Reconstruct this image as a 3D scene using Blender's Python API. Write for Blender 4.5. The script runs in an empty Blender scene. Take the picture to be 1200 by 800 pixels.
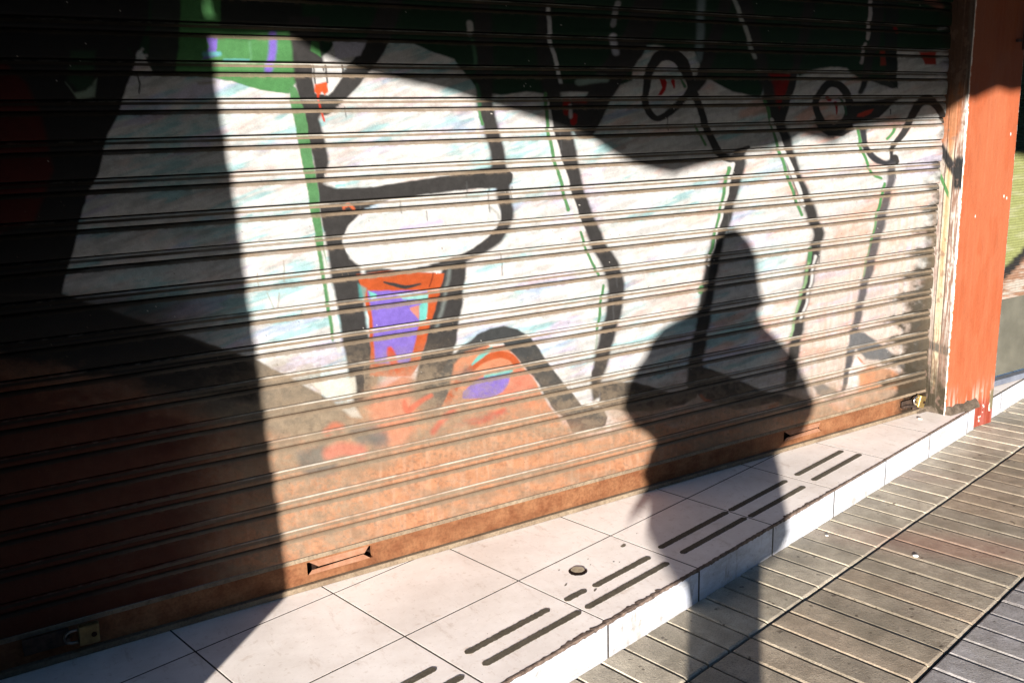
import bpy, bmesh, math, random
import numpy as np
from mathutils import Vector, Matrix
random.seed(7)
sc = bpy.context.scene
COL = sc.collection
R = math.radians

# ------------------------------------------------------------------ survey of the place
F_PX, YAW, PITCH, ROLL = 1069.808, 0.550167, 0.221342, -0.030464
CAM = np.array([0.0, -2.632307, 1.382809])
Z0, PITCH_Z = 0.107101, 0.1            # first slat seam above the sill, slat pitch
TH = 0.20957                           # the step runs at this angle to the shutter
UX = np.array([math.cos(TH), math.sin(TH), 0]); WX = np.array([-math.sin(TH), math.cos(TH), 0])
TO = np.array([0.951469, -0.446426, 0.0])
TA, TB, TC, STEP_H = 0.454408, 0.36748, 0.370484, 0.116967
SUN_AZ, SUN_EL = R(45.0), R(9.2)       # light travels towards +x +y
fw = np.array([math.sin(YAW)*math.cos(PITCH), math.cos(YAW)*math.cos(PITCH), -math.sin(PITCH)])
rt0 = np.array([math.cos(YAW), -math.sin(YAW), 0]); up0 = np.cross(rt0, fw)
rt = rt0*math.cos(ROLL)+up0*math.sin(ROLL); up = -rt0*math.sin(ROLL)+up0*math.cos(ROLL)

def plan(X, Y, Z):
    """coordinates of the paint sketch for points of a wall plane"""
    dx, dy, dz = X-CAM[0], Y-CAM[1], Z-CAM[2]
    d = dx*fw[0]+dy*fw[1]+dz*fw[2]
    return 600+F_PX*(dx*rt[0]+dy*rt[1]+dz*rt[2])/d, 400-F_PX*(dx*up[0]+dy*up[1]+dz*up[2])/d

# ------------------------------------------------------------------ object helpers
def tag(o, label=None, cat=None, group=None, kind=None):
    if label: o['label'] = label
    if cat: o['category'] = cat
    if group: o['group'] = group
    if kind: o['kind'] = kind
    return o
def link(name, me, mat=None, parent=None):
    o = bpy.data.objects.new(name, me); COL.objects.link(o)
    if mat: me.materials.append(mat)
    if parent: o.parent = parent
    return o
def empty(name, loc=(0, 0, 0), rz=0.0):
    o = bpy.data.objects.new(name, None); COL.objects.link(o)
    o.location = loc; o.rotation_euler = (0, 0, rz); o.empty_display_size = 0.1
    return o
class MB:
    def __init__(s): s.bm = bmesh.new()
    def box(s, a, b, bev=0.0, mat=None):
        a = Vector(a); b = Vector(b)
        r = bmesh.ops.create_cube(s.bm, size=1.0)
        vs = r['verts']
        for v in vs:
            v.co = Vector(((a[i]+b[i])/2+v.co[i]*(b[i]-a[i]) for i in range(3)))
            if mat is not None: v.co = mat @ v.co
        if bev > 0:
            es = list({e for v in vs for e in v.link_edges})
            bmesh.ops.bevel(s.bm, geom=es, offset=bev, segments=2, affect='EDGES', profile=0.5)
    def prism(s, pts, d, mat=None):
        """pts: list of 3d points, d: extrusion vector"""
        v0 = [s.bm.verts.new(Vector(p)) for p in pts]; v1 = [s.bm.verts.new(Vector(p)+Vector(d)) for p in pts]
        s.bm.faces.new(v0); s.bm.faces.new(v1[::-1]); n = len(pts)
        for i in range(n): s.bm.faces.new((v0[i], v1[i], v1[(i+1) % n], v0[(i+1) % n]))
        if mat is not None:
            for v in v0+v1: v.co = mat @ v.co
    def tube(s, pts, r, n=10, closed=False):
        pts = [Vector(p) for p in pts]; rings = []
        m = len(pts)
        for i, p in enumerate(pts):
            t = (pts[min(i+1, m-1)]-pts[max(i-1, 0)]).normalized()
            a = t.orthogonal().normalized() if i == 0 else (a-t*a.dot(t)).normalized()
            b = t.cross(a); rr = r[i] if isinstance(r, (list, tuple)) else r
            rings.append([s.bm.verts.new(p+a*math.cos(2*math.pi*k/n)*rr+b*math.sin(2*math.pi*k/n)*rr) for k in range(n)])
        for q in range(m-1):
            for k in range(n): s.bm.faces.new((rings[q][k], rings[q][(k+1) % n], rings[q+1][(k+1) % n], rings[q+1][k]))
        s.bm.faces.new(rings[0][::-1]); s.bm.faces.new(rings[-1])
    def build(s, name, mat, parent=None, smooth=False):
        bmesh.ops.recalc_face_normals(s.bm, faces=s.bm.faces)
        me = bpy.data.meshes.new(name); s.bm.to_mesh(me); s.bm.free()
        if smooth: me.polygons.foreach_set('use_smooth', [True]*len(me.polygons))
        return link(name, me, mat, parent)

# ------------------------------------------------------------------ materials
def new_mat(name):
    m = bpy.data.materials.new(name); m.use_nodes = True
    nt = m.node_tree; b = nt.nodes['Principled BSDF']
    return m, nt, b
def N(nt, t, **k):
    n = nt.nodes.new(t)
    for a, v in k.items():
        if a in n.inputs: n.inputs[a].default_value = v
        else: setattr(n, a, v)
    return n
def noise_ramp(nt, scale, lo, hi, p0=0.35, p1=0.65, detail=6, coord='Object', stretch=None, rough=0.6):
    tc = N(nt, 'ShaderNodeTexCoord'); src = tc.outputs[coord]
    if stretch:
        mp = N(nt, 'ShaderNodeMapping'); mp.inputs['Scale'].default_value = stretch
        nt.links.new(src, mp.inputs[0]); src = mp.outputs[0]
    n = N(nt, 'ShaderNodeTexNoise'); n.inputs['Scale'].default_value = scale; n.inputs['Detail'].default_value = detail
    n.inputs['Roughness'].default_value = rough
    nt.links.new(src, n.inputs['Vector'])
    r = N(nt, 'ShaderNodeValToRGB'); r.color_ramp.elements[0].position = p0; r.color_ramp.elements[1].position = p1
    r.color_ramp.elements[0].color = (*lo, 1) if len(lo) == 3 else lo
    r.color_ramp.elements[1].color = (*hi, 1) if len(hi) == 3 else hi
    nt.links.new(n.outputs['Fac'], r.inputs[0])
    return r.outputs[0], n.outputs['Fac']
def mix(nt, a, b, f, mode='MIX'):
    m = N(nt, 'ShaderNodeMix', data_type='RGBA', blend_type=mode)
    if isinstance(f, float): m.inputs[0].default_value = f
    else: nt.links.new(f, m.inputs[0])
    for i, s in ((6, a), (7, b)):
        if isinstance(s, tuple): m.inputs[i].default_value = (*s, 1)
        else: nt.links.new(s, m.inputs[i])
    return m.outputs[2]
def bump(nt, b, h, strength, dist):
    bp = N(nt, 'ShaderNodeBump'); bp.inputs['Strength'].default_value = strength; bp.inputs['Distance'].default_value = dist
    nt.links.new(h, bp.inputs['Height']); nt.links.new(bp.outputs[0], b.inputs['Normal'])
def attr_mat(name, rough, var=0.18, scale=60, bmp=0.3, dist=0.001, spec=0.4, metal=0.0, stretch=None):
    m, nt, b = new_mat(name)
    at = N(nt, 'ShaderNodeAttribute', attribute_name='paint')
    c, f = noise_ramp(nt, scale, (1-var,)*3, (1+var*0.6,)*3, 0.3, 0.7, 8, stretch=stretch)
    c2, f2 = noise_ramp(nt, scale*7, (1-var*0.7,)*3, (1.05,)*3, 0.3, 0.6, 3)
    o = mix(nt, at.outputs['Color'], c, 1.0, 'MULTIPLY'); o = mix(nt, o, c2, 1.0, 'MULTIPLY')
    nt.links.new(o, b.inputs['Base Color'])
    rr = N(nt, 'ShaderNodeMapRange'); rr.inputs['To Min'].default_value = max(0.05, rough-0.15); rr.inputs['To Max'].default_value = rough+0.15
    nt.links.new(f, rr.inputs[0]); nt.links.new(rr.outputs[0], b.inputs['Roughness'])
    b.inputs['Specular IOR Level'].default_value = spec; b.inputs['Metallic'].default_value = metal
    bump(nt, b, f2, bmp, dist)
    return m
def plain_mat(name, lo, hi, rough=0.8, scale=20, spec=0.4, metal=0.0, bmp=0.3, dist=0.001, p0=0.35, p1=0.65, fine=None, stretch=None):
    m, nt, b = new_mat(name)
    c, f = noise_ramp(nt, scale, lo, hi, p0, p1, 8, stretch=stretch)
    if fine:
        c2, f2 = noise_ramp(nt, fine[0], (fine[1],)*3, (1.0,)*3, fine[2], fine[3], 3); c = mix(nt, c, c2, 1.0, 'MULTIPLY'); f = f2
    nt.links.new(c, b.inputs['Base Color']); b.inputs['Roughness'].default_value = rough
    b.inputs['Specular IOR Level'].default_value = spec; b.inputs['Metallic'].default_value = metal
    bump(nt, b, f, bmp, dist)
    return m

# ------------------------------------------------------------------ numpy noise and paint
_rng = np.random.default_rng(5); _T = _rng.random((512, 512)).astype(np.float32)
def vn(x, y, seed=0):
    x = x+seed*37.17; y = y+seed*91.7
    xi = np.floor(x).astype(np.int64); yi = np.floor(y).astype(np.int64); fx = x-xi; fy = y-yi
    fx = fx*fx*(3-2*fx); fy = fy*fy*(3-2*fy)
    g = lambda a, b: _T[(a) & 511, (b) & 511]
    return (g(xi, yi)*(1-fx)+g(xi+1, yi)*fx)*(1-fy)+(g(xi, yi+1)*(1-fx)+g(xi+1, yi+1)*fx)*fy
def fbm(x, y, seed=0, o=4):
    s = 0; a = 0.5; t = 0
    for k in range(o):
        s = s+a*vn(x*2**k, y*2**k, seed+k); t += a; a *= 0.55
    return s/t
def ss(a, b, x):
    t = np.clip((x-a)/(b-a), 0, 1); return t*t*(3-2*t)
def smooth_pts(p, closed, n=5):
    p = np.array(p, float); m = len(p); out = []
    rng = range(m if closed else m-1)
    for i in rng:
        p0 = p[(i-1) % m] if closed or i > 0 else p[0]; p1 = p[i]; p2 = p[(i+1) % m]
        p3 = p[(i+2) % m] if closed or i+2 < m else p[-1]
        for k in range(n):
            t = k/n
            out.append(0.5*((2*p1)+(-p0+p2)*t+(2*p0-5*p1+4*p2-p3)*t*t+(-p0+3*p1-3*p2+p3)*t**3))
    if not closed: out.append(p[-1])
    return np.array(out)
class Painter:
    def __init__(s, u, v, base):
        s.u = u; s.v = v; s.c = base
        # hand wobble of the spray lines
        s.uw = u+(fbm(u/9, v/9, 11, 3)-0.5)*1.7; s.vw = v+(fbm(u/9, v/9, 17, 3)-0.5)*1.5
    def _apply(s, idx, a, col):
        col = np.array(col, np.float32); c = s.c[idx]
        s.c[idx] = c*(1-a[:, None])+col[None, :]*a[:, None]
    def poly(s, pts, col, soft=1.0, alpha=1.0, curve=False):
        p = smooth_pts(pts, True) if curve else np.array(pts, float)
        lo = p.min(0)-soft*2-3; hi = p.max(0)+soft*2+3
        idx = np.nonzero((s.u > lo[0]) & (s.u < hi[0]) & (s.v > lo[1]) & (s.v < hi[1]))[0]
        if len(idx) == 0: return
        x = s.uw[idx]; y = s.vw[idx]; ins = np.zeros(len(idx), bool); d = np.full(len(idx), 1e9)
        for i in range(len(p)):
            a = p[i]; b = p[(i+1) % len(p)]; e = b-a; L = e@e
            if L < 1e-9: continue
            t = np.clip(((x-a[0])*e[0]+(y-a[1])*e[1])/L, 0, 1)
            d = np.minimum(d, (x-a[0]-t*e[0])**2+(y-a[1]-t*e[1])**2)
            if a[1] != b[1]:
                c = ((a[1] > y) != (b[1] > y)) & (x < (b[0]-a[0])*(y-a[1])/(b[1]-a[1])+a[0]); ins ^= c
        d = np.sqrt(d)*np.where(ins, 1, -1)
        s._apply(idx, ss(-soft, soft, d)*alpha, col)
    def line(s, pts, w, col, soft=0.9, alpha=1.0, curve=True):
        if w >= 12 and col == BLACK and alpha == 1.0: s.line([(q[0], q[1], (q[2] if len(q) > 2 else w)+3) for q in pts], 11, BLACK, 5.0, 0.30)
        P = np.array([(q[0], q[1], (q[2] if len(q) > 2 else w)) for q in pts], float)
        if curve and len(P) > 2: P = smooth_pts(P, False)
        p = P[:, :2]; wd = P[:, 2]/2
        m = wd.max()+soft+3; lo = p.min(0)-m; hi = p.max(0)+m
        idx = np.nonzero((s.u > lo[0]) & (s.u < hi[0]) & (s.v > lo[1]) & (s.v < hi[1]))[0]
        if len(idx) == 0: return
        x = s.uw[idx]; y = s.vw[idx]; best = np.full(len(idx), -1e9)
        for i in range(len(p)-1):
            a = p[i]; e = p[i+1]-a; L = e@e
            if L < 1e-9: continue
            t = np.clip(((x-a[0])*e[0]+(y-a[1])*e[1])/L, 0, 1)
            d = (wd[i]+(wd[i+1]-wd[i])*t)-np.hypot(x-a[0]-t*e[0], y-a[1]-t*e[1])
            best = np.maximum(best, d)
        s._apply(idx, ss(-soft, soft, best)*alpha, col)

WHITE = (0.236, 0.231, 0.223); BLACK = (0.0165, 0.0155, 0.015); GREEN = (0.030, 0.088, 0.030); SHADED_GREEN = (0.007, 0.019, 0.010)  # the dark green has the shade at the top put into its colour
PURPLE = (0.075, 0.05, 0.19); ORANGE = (0.17, 0.032, 0.009); TEAL = (0.06, 0.19, 0.17); RED = (0.2, 0.018, 0.008)
TAN = (0.108, 0.081, 0.056); RUST = (0.20, 0.096, 0.052); LINE_G = (0.035, 0.088, 0.036)

def paint_shutter(u, v, X, Z):
    n = len(u); c = np.empty((n, 3), np.float32); c[:] = WHITE
    mx = lambda c, col, a: c*(1-a[:, None])+np.array(col, np.float32)[None]*a[:, None]
    # streaky washes in the white letters
    ru = (u*0.95-v*0.32); rv = (u*0.32+v*0.95)
    s1 = fbm(ru/70, rv/14, 1, 4); s2 = fbm(ru/80, rv/16, 5, 4); s3 = fbm(ru/60, rv/18, 9, 4); s4 = fbm(ru/30, rv/5, 13, 3)
    br = ss(1000, 1060, u)
    c = mx(c, (0.120, 0.205, 0.212), ss(0.50, 0.68, s1)*0.85*(1-0.8*ss(850, 980, u)))
    c = mx(c, (0.19, 0.165, 0.26), ss(0.56, 0.72, s2)*0.45)
    c = mx(c, (0.26, 0.15, 0.12), ss(0.55, 0.72, s3)*(0.25+0.6*ss(600, 1000, u)))
    c *= (0.84+0.24*ss(0.3, 0.6, s4))[:, None]
    s5 = fbm(ru/45, rv/9, 61, 4); c = mx(c, (0.262, 0.26, 0.252), ss(0.53, 0.60, s5)*0.5)
    # peach coloured, brushed right part
    pe = ss(920, 1000, u+0.2*(v-250))*ss(170, 300, v); vs = fbm(X*55, Z*2.5, 21, 3)
    c = mx(c, (0.225, 0.148, 0.108), pe*(0.25+0.6*vs)*ss(1130, 1000, u)*0.95)
    c = mx(c, (0.245, 0.195, 0.165), ss(1030, 1050, u)*ss(200, 260, v)*ss(0.35, 0.6, vs)*0.9)
    P = Painter(u, v, c)
    # ---- green field above the letters, darkened in colour for the shade on it
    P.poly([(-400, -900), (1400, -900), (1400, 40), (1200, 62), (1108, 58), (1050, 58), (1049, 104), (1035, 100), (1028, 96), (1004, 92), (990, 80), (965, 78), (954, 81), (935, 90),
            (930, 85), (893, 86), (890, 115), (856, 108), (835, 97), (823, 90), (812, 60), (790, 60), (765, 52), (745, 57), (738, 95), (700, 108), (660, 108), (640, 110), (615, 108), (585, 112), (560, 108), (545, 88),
            (530, 70), (500, 60), (480, 50), (455, 46), (392, 48), (385, 60), (372, 70), (345, 97), (337, 110), (304, 105), (270, 95), (236, 90), (180, 87), (165, 60), (120, 60), (-400, 60)], SHADED_GREEN, 1.5)
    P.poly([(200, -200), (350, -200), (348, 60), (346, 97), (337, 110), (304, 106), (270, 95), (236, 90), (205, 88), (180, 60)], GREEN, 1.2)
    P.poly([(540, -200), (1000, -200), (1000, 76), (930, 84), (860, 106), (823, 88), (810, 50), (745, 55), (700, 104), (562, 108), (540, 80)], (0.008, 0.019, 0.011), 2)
    P.poly([(240, 42), (255, 42), (252, 60), (256, 66), (236, 70), (244, 55)], PURPLE, 1.2); P.line([(238, 64), (256, 64)], 5, (0.05, 0.15, 0.16), 2)
    P.line([(319, 40), (318, 62), (314, 82)], 9, PURPLE, 2.5)
    P.poly([(257, -200), (352, -200), (352, 33), (300, 35), (257, 33)], (0.010, 0.011, 0.010), 1.6)  # near-black patch paints the shade over the green
    P.line([(262, 71), (290, 71)], 3, (0.05, 0.16, 0.15), 1.5); P.line([(232, 98), (250, 97)], 3, (0.12, 0.10, 0.05), 2, 0.6)
    P.line([(292, 50), (293, 70)], 3, (0.05, 0.12, 0.06), 1.5, 0.5)
    # ---- left side: black letter body, dark red, green scrap, colours deepened for the shade
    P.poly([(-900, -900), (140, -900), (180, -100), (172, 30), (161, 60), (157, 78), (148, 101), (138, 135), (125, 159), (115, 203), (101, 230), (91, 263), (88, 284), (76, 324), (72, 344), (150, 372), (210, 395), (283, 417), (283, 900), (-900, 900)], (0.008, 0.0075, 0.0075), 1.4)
    P.poly([(180, -200), (215, -200), (210, 40), (205, 88), (181, 88), (172, 70), (176, 30)], (0.012, 0.014, 0.012), 2)  # dark strip paints the shade left of the green
    P.poly([(-400, 60), (5, 74), (30, 98), (48, 135), (62, 200), (40, 260), (-100, 300), (-400, 300)], (0.03, 0.004, 0.003), 4)
    P.poly([(76, 97), (86, 110), (100, 106), (113, 92), (110, 114), (90, 117)], (0.10, 0.13, 0.10), 2)
    P.poly([(82, 60), (112, 60), (108, 100), (92, 108), (78, 95)], (0.010, 0.022, 0.012), 3)
    P.line([(160, 87), (163, 98), (162, 109)], 2, BLACK, 0.8)
    P.line([(166, 58), (160, 66), (171, 66)], 3, WHITE, 1.5, 0.7)
    P.line([(153, 65), (150, 58)], 3, SHADED_GREEN, 2, 0.5)
    # ---- dusty band of the bottom left, shade painted over its left part
    P.poly([(72, 344), (150, 370), (283, 415), (300, 421), (345, 445), (372, 460), (395, 473), (420, 470), (470, 440), (520, 455), (560, 520), (700, 560), (700, 900), (-900, 900), (-900, 344)], (0.062, 0.052, 0.040), 1.6)
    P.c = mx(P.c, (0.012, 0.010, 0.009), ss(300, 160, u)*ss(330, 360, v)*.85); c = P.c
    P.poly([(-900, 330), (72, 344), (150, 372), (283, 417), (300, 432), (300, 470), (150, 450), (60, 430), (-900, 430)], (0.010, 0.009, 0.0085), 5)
    # ---- letter 1: outlines
    P.poly([(336, 20), (373, 20), (376, 66), (381, 80), (381, 110), (378, 130), (372, 140), (380, 165), (384, 190), (378, 215), (392, 221), (405, 262), (401, 284), (408, 302), (422, 312), (424, 340), (428, 380), (433, 400), (442, 440), (436, 470), (415, 478), (408, 440), (400, 400), (394, 360), (388, 330), (382, 290), (378, 270), (372, 232), (366, 190), (358, 160), (352, 130), (345, 100), (341, 60)], BLACK, 2.4)
    P.line([(452, 20, 26), (437, 55, 26), (420, 80, 24), (398, 105, 24), (380, 128, 16)], 24, BLACK, 1.2)
    P.line([(455, 10), (470, -60)], 26, BLACK, 1.2)
    P.poly([(364, 48), (372, 50), (375, 68), (362, 60)], GREEN, 1.2)
    P.poly([(388, 50), (430, 46), (420, 66), (392, 70)], (0.25, 0.24, 0.28), 1.5)
    P.poly([(365, 76), (401, 76), (400, 90), (388, 108), (383, 112), (368, 110), (365, 95)], WHITE, 1.0)
    P.poly([(367, 99), (382, 96), (383, 108), (379, 112), (376, 108), (372, 113), (367, 108)], (0.24, 0.035, 0.01), 0.8)
    P.line([(371, 112), (374, 125), (378, 142)], 2.3, RED, 0.7)
    for q in (366.5, 381, 400.5): P.line([(q, 76), (q+.5, 90), (q+1.2, 98 if q < 390 else 84)], 1.8, BLACK, 0.6)
    P.line([(378, 80), (378, 82)], 2.2, BLACK, 0.6)
    # horizontal bar of letter 1
    P.poly([(371, 222), (391, 221), (435, 219), (485, 211), (536, 204), (577, 195), (592, 197), (599, 204), (598, 214), (592, 220), (560, 221), (519, 225), (462, 233), (440, 239), (425, 246), (411, 260), (402, 275), (378, 270)], BLACK, 1.2)
    P.line([(402, 243), (408, 240), (414, 245)], 3.5, (0.22, 0.05, 0.02), 1.0)
    P.line([(392, 218), (402, 217)], 3, (0.1, 0.2, 0.2), 1.2)
    # stroke 2
    P.line([(560, -20, 20), (566, 60, 20), (566, 110, 18), (571, 140, 17), (579, 170, 17), (585, 205, 17), (589, 230, 16), (592, 250, 16), (589, 262, 16), (577, 280, 15), (560, 292, 14), (540, 302, 12), (516, 308, 9), (480, 315, 7), (430, 318, 6)], 14, BLACK, 2.3)
    P.line([(560, 127), (561.5, 138), (563.5, 146)], 3.2, LINE_G, 0.8); P.line([(557, 100), (561, 124)], 4, (0.02, 0.06, 0.03), 2)
    P.line([(552, 118), (556, 135), (560, 160), (565, 186)], 4, WHITE, 1.5)
    P.line([(548, 28), (550, 40)], 7, (0.2, 0.2, 0.19), 1.5)
    P.line([(553, 50), (556, 78)], 4, (0.03, 0.07, 0.04), 2)
    # eye ellipse
    P.poly([(401, 284), (404, 270), (411, 260), (435, 248), (462, 240), (509, 234), (563, 233), (580, 240), (585, 253), (582, 264), (563, 283), (536, 299), (502, 310), (475, 316), (445, 313), (421, 309), (408, 300)], (0.24, 0.235, 0.228), 1.2, curve=True)
    P.line([(412, 268), (430, 256), (470, 246)], 3, (0.15, 0.18, 0.18), 2, 0.6); P.line([(470, 268), (500, 262), (515, 260)], 5, (0.2, 0.16, 0.3), 2.5, 0.6)
    P.line([(573, 243), (580, 249), (583, 256)], 3, (0.16, 0.16, 0.15), 1.5); P.line([(515, 300), (540, 292), (560, 280)], 5, (0.18, 0.27, 0.27), 2, 0.7)
    # right column below the eye
    P.poly([(519, 312), (546, 305), (543, 330), (540, 355), (534, 392), (528, 425), (520, 470), (500, 498), (483, 480), (486, 440), (497, 395), (505, 350), (510, 330)], BLACK, 1.8)
    P.line([(525, 316), (519, 350), (510, 385)], 4, (0.08, 0.09, 0.085), 2.5, 0.7)
    # orange cup with purple
    P.poly([(417, 322), (460, 317), (519, 320), (513, 345), (505, 370), (497, 400), (490, 425), (480, 440), (432, 440), (433, 410), (430, 370), (424, 345)], ORANGE, 1.0)
    P.poly([(429, 340), (500, 340), (497, 360), (488, 385), (482, 410), (478, 425), (438, 425), (436, 390), (433, 360)], PURPLE, 1.2)
    P.poly([(430, 340), (440, 344), (441, 349), (434, 350)], TEAL, 1.0); P.poly([(466, 345), (500, 343), (499, 352), (470, 350)], (0.1, 0.2, 0.18), 1.2)
    P.poly([(489, 358), (500, 347), (498, 374), (490, 376)], TEAL, 1.0); P.poly([(478, 360), (490, 357), (489, 374), (479, 363)], (0.2, 0.08, 0.06), 1.2)
    P.line([(448, 330, 2), (460, 333, 4), (474, 336, 4.5), (491, 332, 2)], 4, BLACK, 0.8); P.line([(506, 320), (502, 335)], 1.6, (0.07, 0.012, 0.005), 0.7)
    P.poly([(418, 332), (428, 337), (426, 352), (420, 350)], (0.04, 0.14, 0.13), 2.0, 0.7)
    P.line([(455, 408, 6), (457, 416, 10), (462, 428, 8)], 8, RED, 2.0)
    # green edge of letter 1
    P.line([(342, 106, 9), (347, 125, 13), (352, 150, 14), (359, 190, 13), (364, 215, 13), (368, 245, 11), (373, 280, 9), (378, 315, 8), (382, 345, 6.5), (387, 378, 5), (389, 398, 3)], 10, LINE_G, 0.9)
    P.line([(376, 290, 2), (385, 340, 5), (392, 380, 6), (396, 410, 5)], 5, WHITE, 1.5)
    # stroke 3
    P.line([(652, -50, 18), (636, 20, 16), (636, 70, 17), (648, 120, 20), (656, 150, 22), (664, 185, 22), (670, 210, 19), (680, 240, 17), (690, 265, 17), (701, 290, 17), (714, 312, 19), (720, 335, 19), (717, 365, 18), (709, 395, 17), (703, 420, 16), (697, 445, 12), (696, 470, 8)], 17, BLACK, 2.3)
    P.line([(641, 10), (642, 42), (648, 68), (652, 81), (655, 98)], 4.5, (0.27, 0.27, 0.27), 1.2)
    P.line([(639, 118, 5), (644, 150, 6), (653, 185, 7), (662, 215, 7), (672, 245, 6), (681, 270, 5)], 6, WHITE, 1.0)
    P.line([(637, 110, 4), (640, 148, 4.2), (645, 175, 4.2), (650, 195, 4), (657, 219, 4), (664, 246, 4)], 4, LINE_G, 0.7)
    P.line([(678, 272), (684, 290), (692, 309), (700, 322)], 3, LINE_G, 0.7); P.line([(705, 334), (701, 362), (698, 385)], 3.2, LINE_G, 0.7); P.line([(698, 385), (696, 409)], 2, LINE_G, 1.2, 0.4)
    P.line([(696, 436), (697, 440)], 11, BLACK, 1.2)
    P.line([(660, 470), (690, 474), (700, 470)], 9, (0.32, 0.31, 0.30), 2.5)
    # big arch under it
    P.poly([(524, 421), (536, 409), (557, 391), (572, 384), (588, 381), (604, 385), (621, 395), (637, 419), (651, 439), (668, 459), (680, 474), (704, 476), (710, 488), (706, 503), (668, 506), (661, 490), (644, 476), (630, 450), (614, 430), (597, 412), (570, 409), (553, 425), (536, 444), (524, 470), (505, 480), (505, 450)], (0.020, 0.021, 0.021), 1.4)
    P.poly([(530, 425), (545, 412), (560, 407), (575, 403), (590, 405), (612, 428), (628, 450), (640, 474), (655, 490), (660, 506), (600, 530), (520, 520), (515, 480), (524, 460)], (0.22, 0.085, 0.045), 2)
    P.line([(523, 470), (532, 452), (545, 436), (560, 423), (580, 415), (597, 418), (606, 430)], 8, ORANGE, 1.2)
    P.line([(551, 426, 2), (560, 418, 5), (575, 407, 3)], 4, TEAL, 1.2); P.line([(573, 404), (588, 403)], 2.5, WHITE, 1)
    P.poly([(541, 458), (552, 448), (566, 441), (598, 433), (594, 448), (588, 459), (570, 466), (540, 466)], PURPLE, 1.2)
    P.line([(568, 440), (585, 437), (598, 434)], 4, TEAL, 1.2)
    P.poly([(592, 452), (604, 430), (622, 440), (625, 456), (600, 470), (570, 480)], (0.23, 0.07, 0.045), 3)
    P.line([(525, 500, 5), (545, 494, 9), (570, 488, 10), (590, 480, 6)], 8, (0.19, 0.028, 0.02), 2.5)
    # ---- top middle, over the letters
    P.line([(775, -60, 34), (752, 22, 32), (738, 55, 32), (716, 85, 30), (700, 115, 28), (684, 150, 26)], 28, BLACK, 1.4)
    P.line([(650, 103), (700, 103)], 9, BLACK, 1.5); P.poly([(648, 118), (700, 118), (690, 150), (660, 152)], BLACK, 2)
    P.line([(722, 5, 7), (716, 30, 6)], 6, (0.16, 0.16, 0.16), 1.5); P.line([(716, 44), (719, 62)], 8, (0.22, 0.22, 0.25), 2)
    P.line([(663, 118, 9), (661, 132, 7)], 8, (0.13, 0.008, 0.006), 1.5); P.line([(670, 137), (670, 143)], 8, (0.15, 0.008, 0.006), 1.2); P.line([(672, 117), (684, 118)], 6, (0.12, 0.008, 0.006), 2)
    P.line([(667, 124), (666, 137)], 4, (0.2, 0.19, 0.19), 1.5)
    P.line([(676, 97), (692, 94), (708, 93)], 8, (0.12, 0.16, 0.14), 2)
    P.line([(819, -20), (819, 40), (818, 70)], 9, (0.085, 0.11, 0.115), 3)
    P.line([(762, 78, 12), (770, 67, 13), (783, 64, 15), (796, 72, 14), (804, 88, 12), (807, 104, 9), (798, 118, 8), (784, 131, 8), (768, 139, 7), (758, 130, 8), (754, 112, 8), (757, 92, 9), (762, 78, 11)], 8, BLACK, 0.9)
    P.line([(808, 108, 9), (818, 96, 12), (826, 75, 13), (834, 50, 14), (846, 10, 14), (860, -60, 16)], 12, BLACK, 1.3)
    P.line([(808, 106, 9), (817, 120, 8.5), (823, 142, 8), (832, 165, 9), (842, 180, 9), (856, 186, 9), (868, 177, 8), (874, 173, 5)], 8, BLACK, 0.9)
    P.line([(795, 92, 2), (800, 102, 3.5)], 3, (0.03, 0.08, 0.04), 0.9); P.line([(813, 148), (824, 170)], 3, LINE_G, 0.9)
    P.poly([(770, 93), (776, 90), (779, 97), (777, 106), (773, 112), (768, 112), (773, 103)], (0.17, 0.006, 0.006), 0.9); P.line([(786, 95, 5), (787, 103, 2)], 5, (0.17, 0.006, 0.006), 0.8)
    # stroke 4 and its mound
    P.line([(866, 180, 12), (864, 195, 14), (858, 215, 15), (850, 245, 14), (846, 262, 14), (838, 285, 14), (832, 315, 15), (826, 345, 15), (822, 375, 15), (817, 405, 16), (813, 430, 17), (812, 455, 20)], 15, BLACK, 2.3)
    P.line([(857, 192, 4), (850, 222, 4.5), (843, 250, 4.5), (836, 280, 4), (829, 310, 3)], 4, WHITE, 0.9)
    P.line([(852, 197, 5), (848, 216, 4), (843, 240, 3.2), (838, 263, 3.2), (834, 283, 4), (830, 297, 3)], 3.2, LINE_G, 0.7); P.line([(820, 337), (818, 341)], 6, LINE_G, 1.2)
    P.poly([(700, 452), (715, 446), (742, 447), (765, 453), (786, 460), (806, 456), (808, 432), (816, 428), (830, 431), (848, 438), (870, 447), (892, 457), (915, 460), (945, 468), (945, 478), (925, 478), (905, 470), (885, 476), (860, 480), (830, 470), (815, 463), (800, 474), (760, 481), (735, 482), (700, 476)], (0.014, 0.014, 0.014), 1.8)
    P.line([(738, 444), (760, 449), (786, 457), (803, 453)], 3.5, WHITE, 1.2); P.line([(829, 429), (845, 433), (862, 443)], 3.0, WHITE, 1.1)
    P.poly([(815, 461), (820, 468), (822, 471), (811, 472)], WHITE, 1.0); P.line([(819, 463), (824, 468), (832, 470)], 4, ORANGE, 1.4)
    P.line([(900, 476), (908, 473)], 5, ORANGE, 2)
    # red wedge, stroke 5
    P.poly([(893, 86), (929, 86), (922, 110), (912, 138), (904, 132), (896, 105)], (0.105, 0.006, 0.005), 1.6)
    P.line([(934, 60, 8), (928, 90, 8), (920, 118, 9), (913, 142, 9)], 8, BLACK, 1.2); P.line([(955, -60, 14), (944, 20, 12), (932, 70, 10)], 12, BLACK, 1.6)
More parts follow.
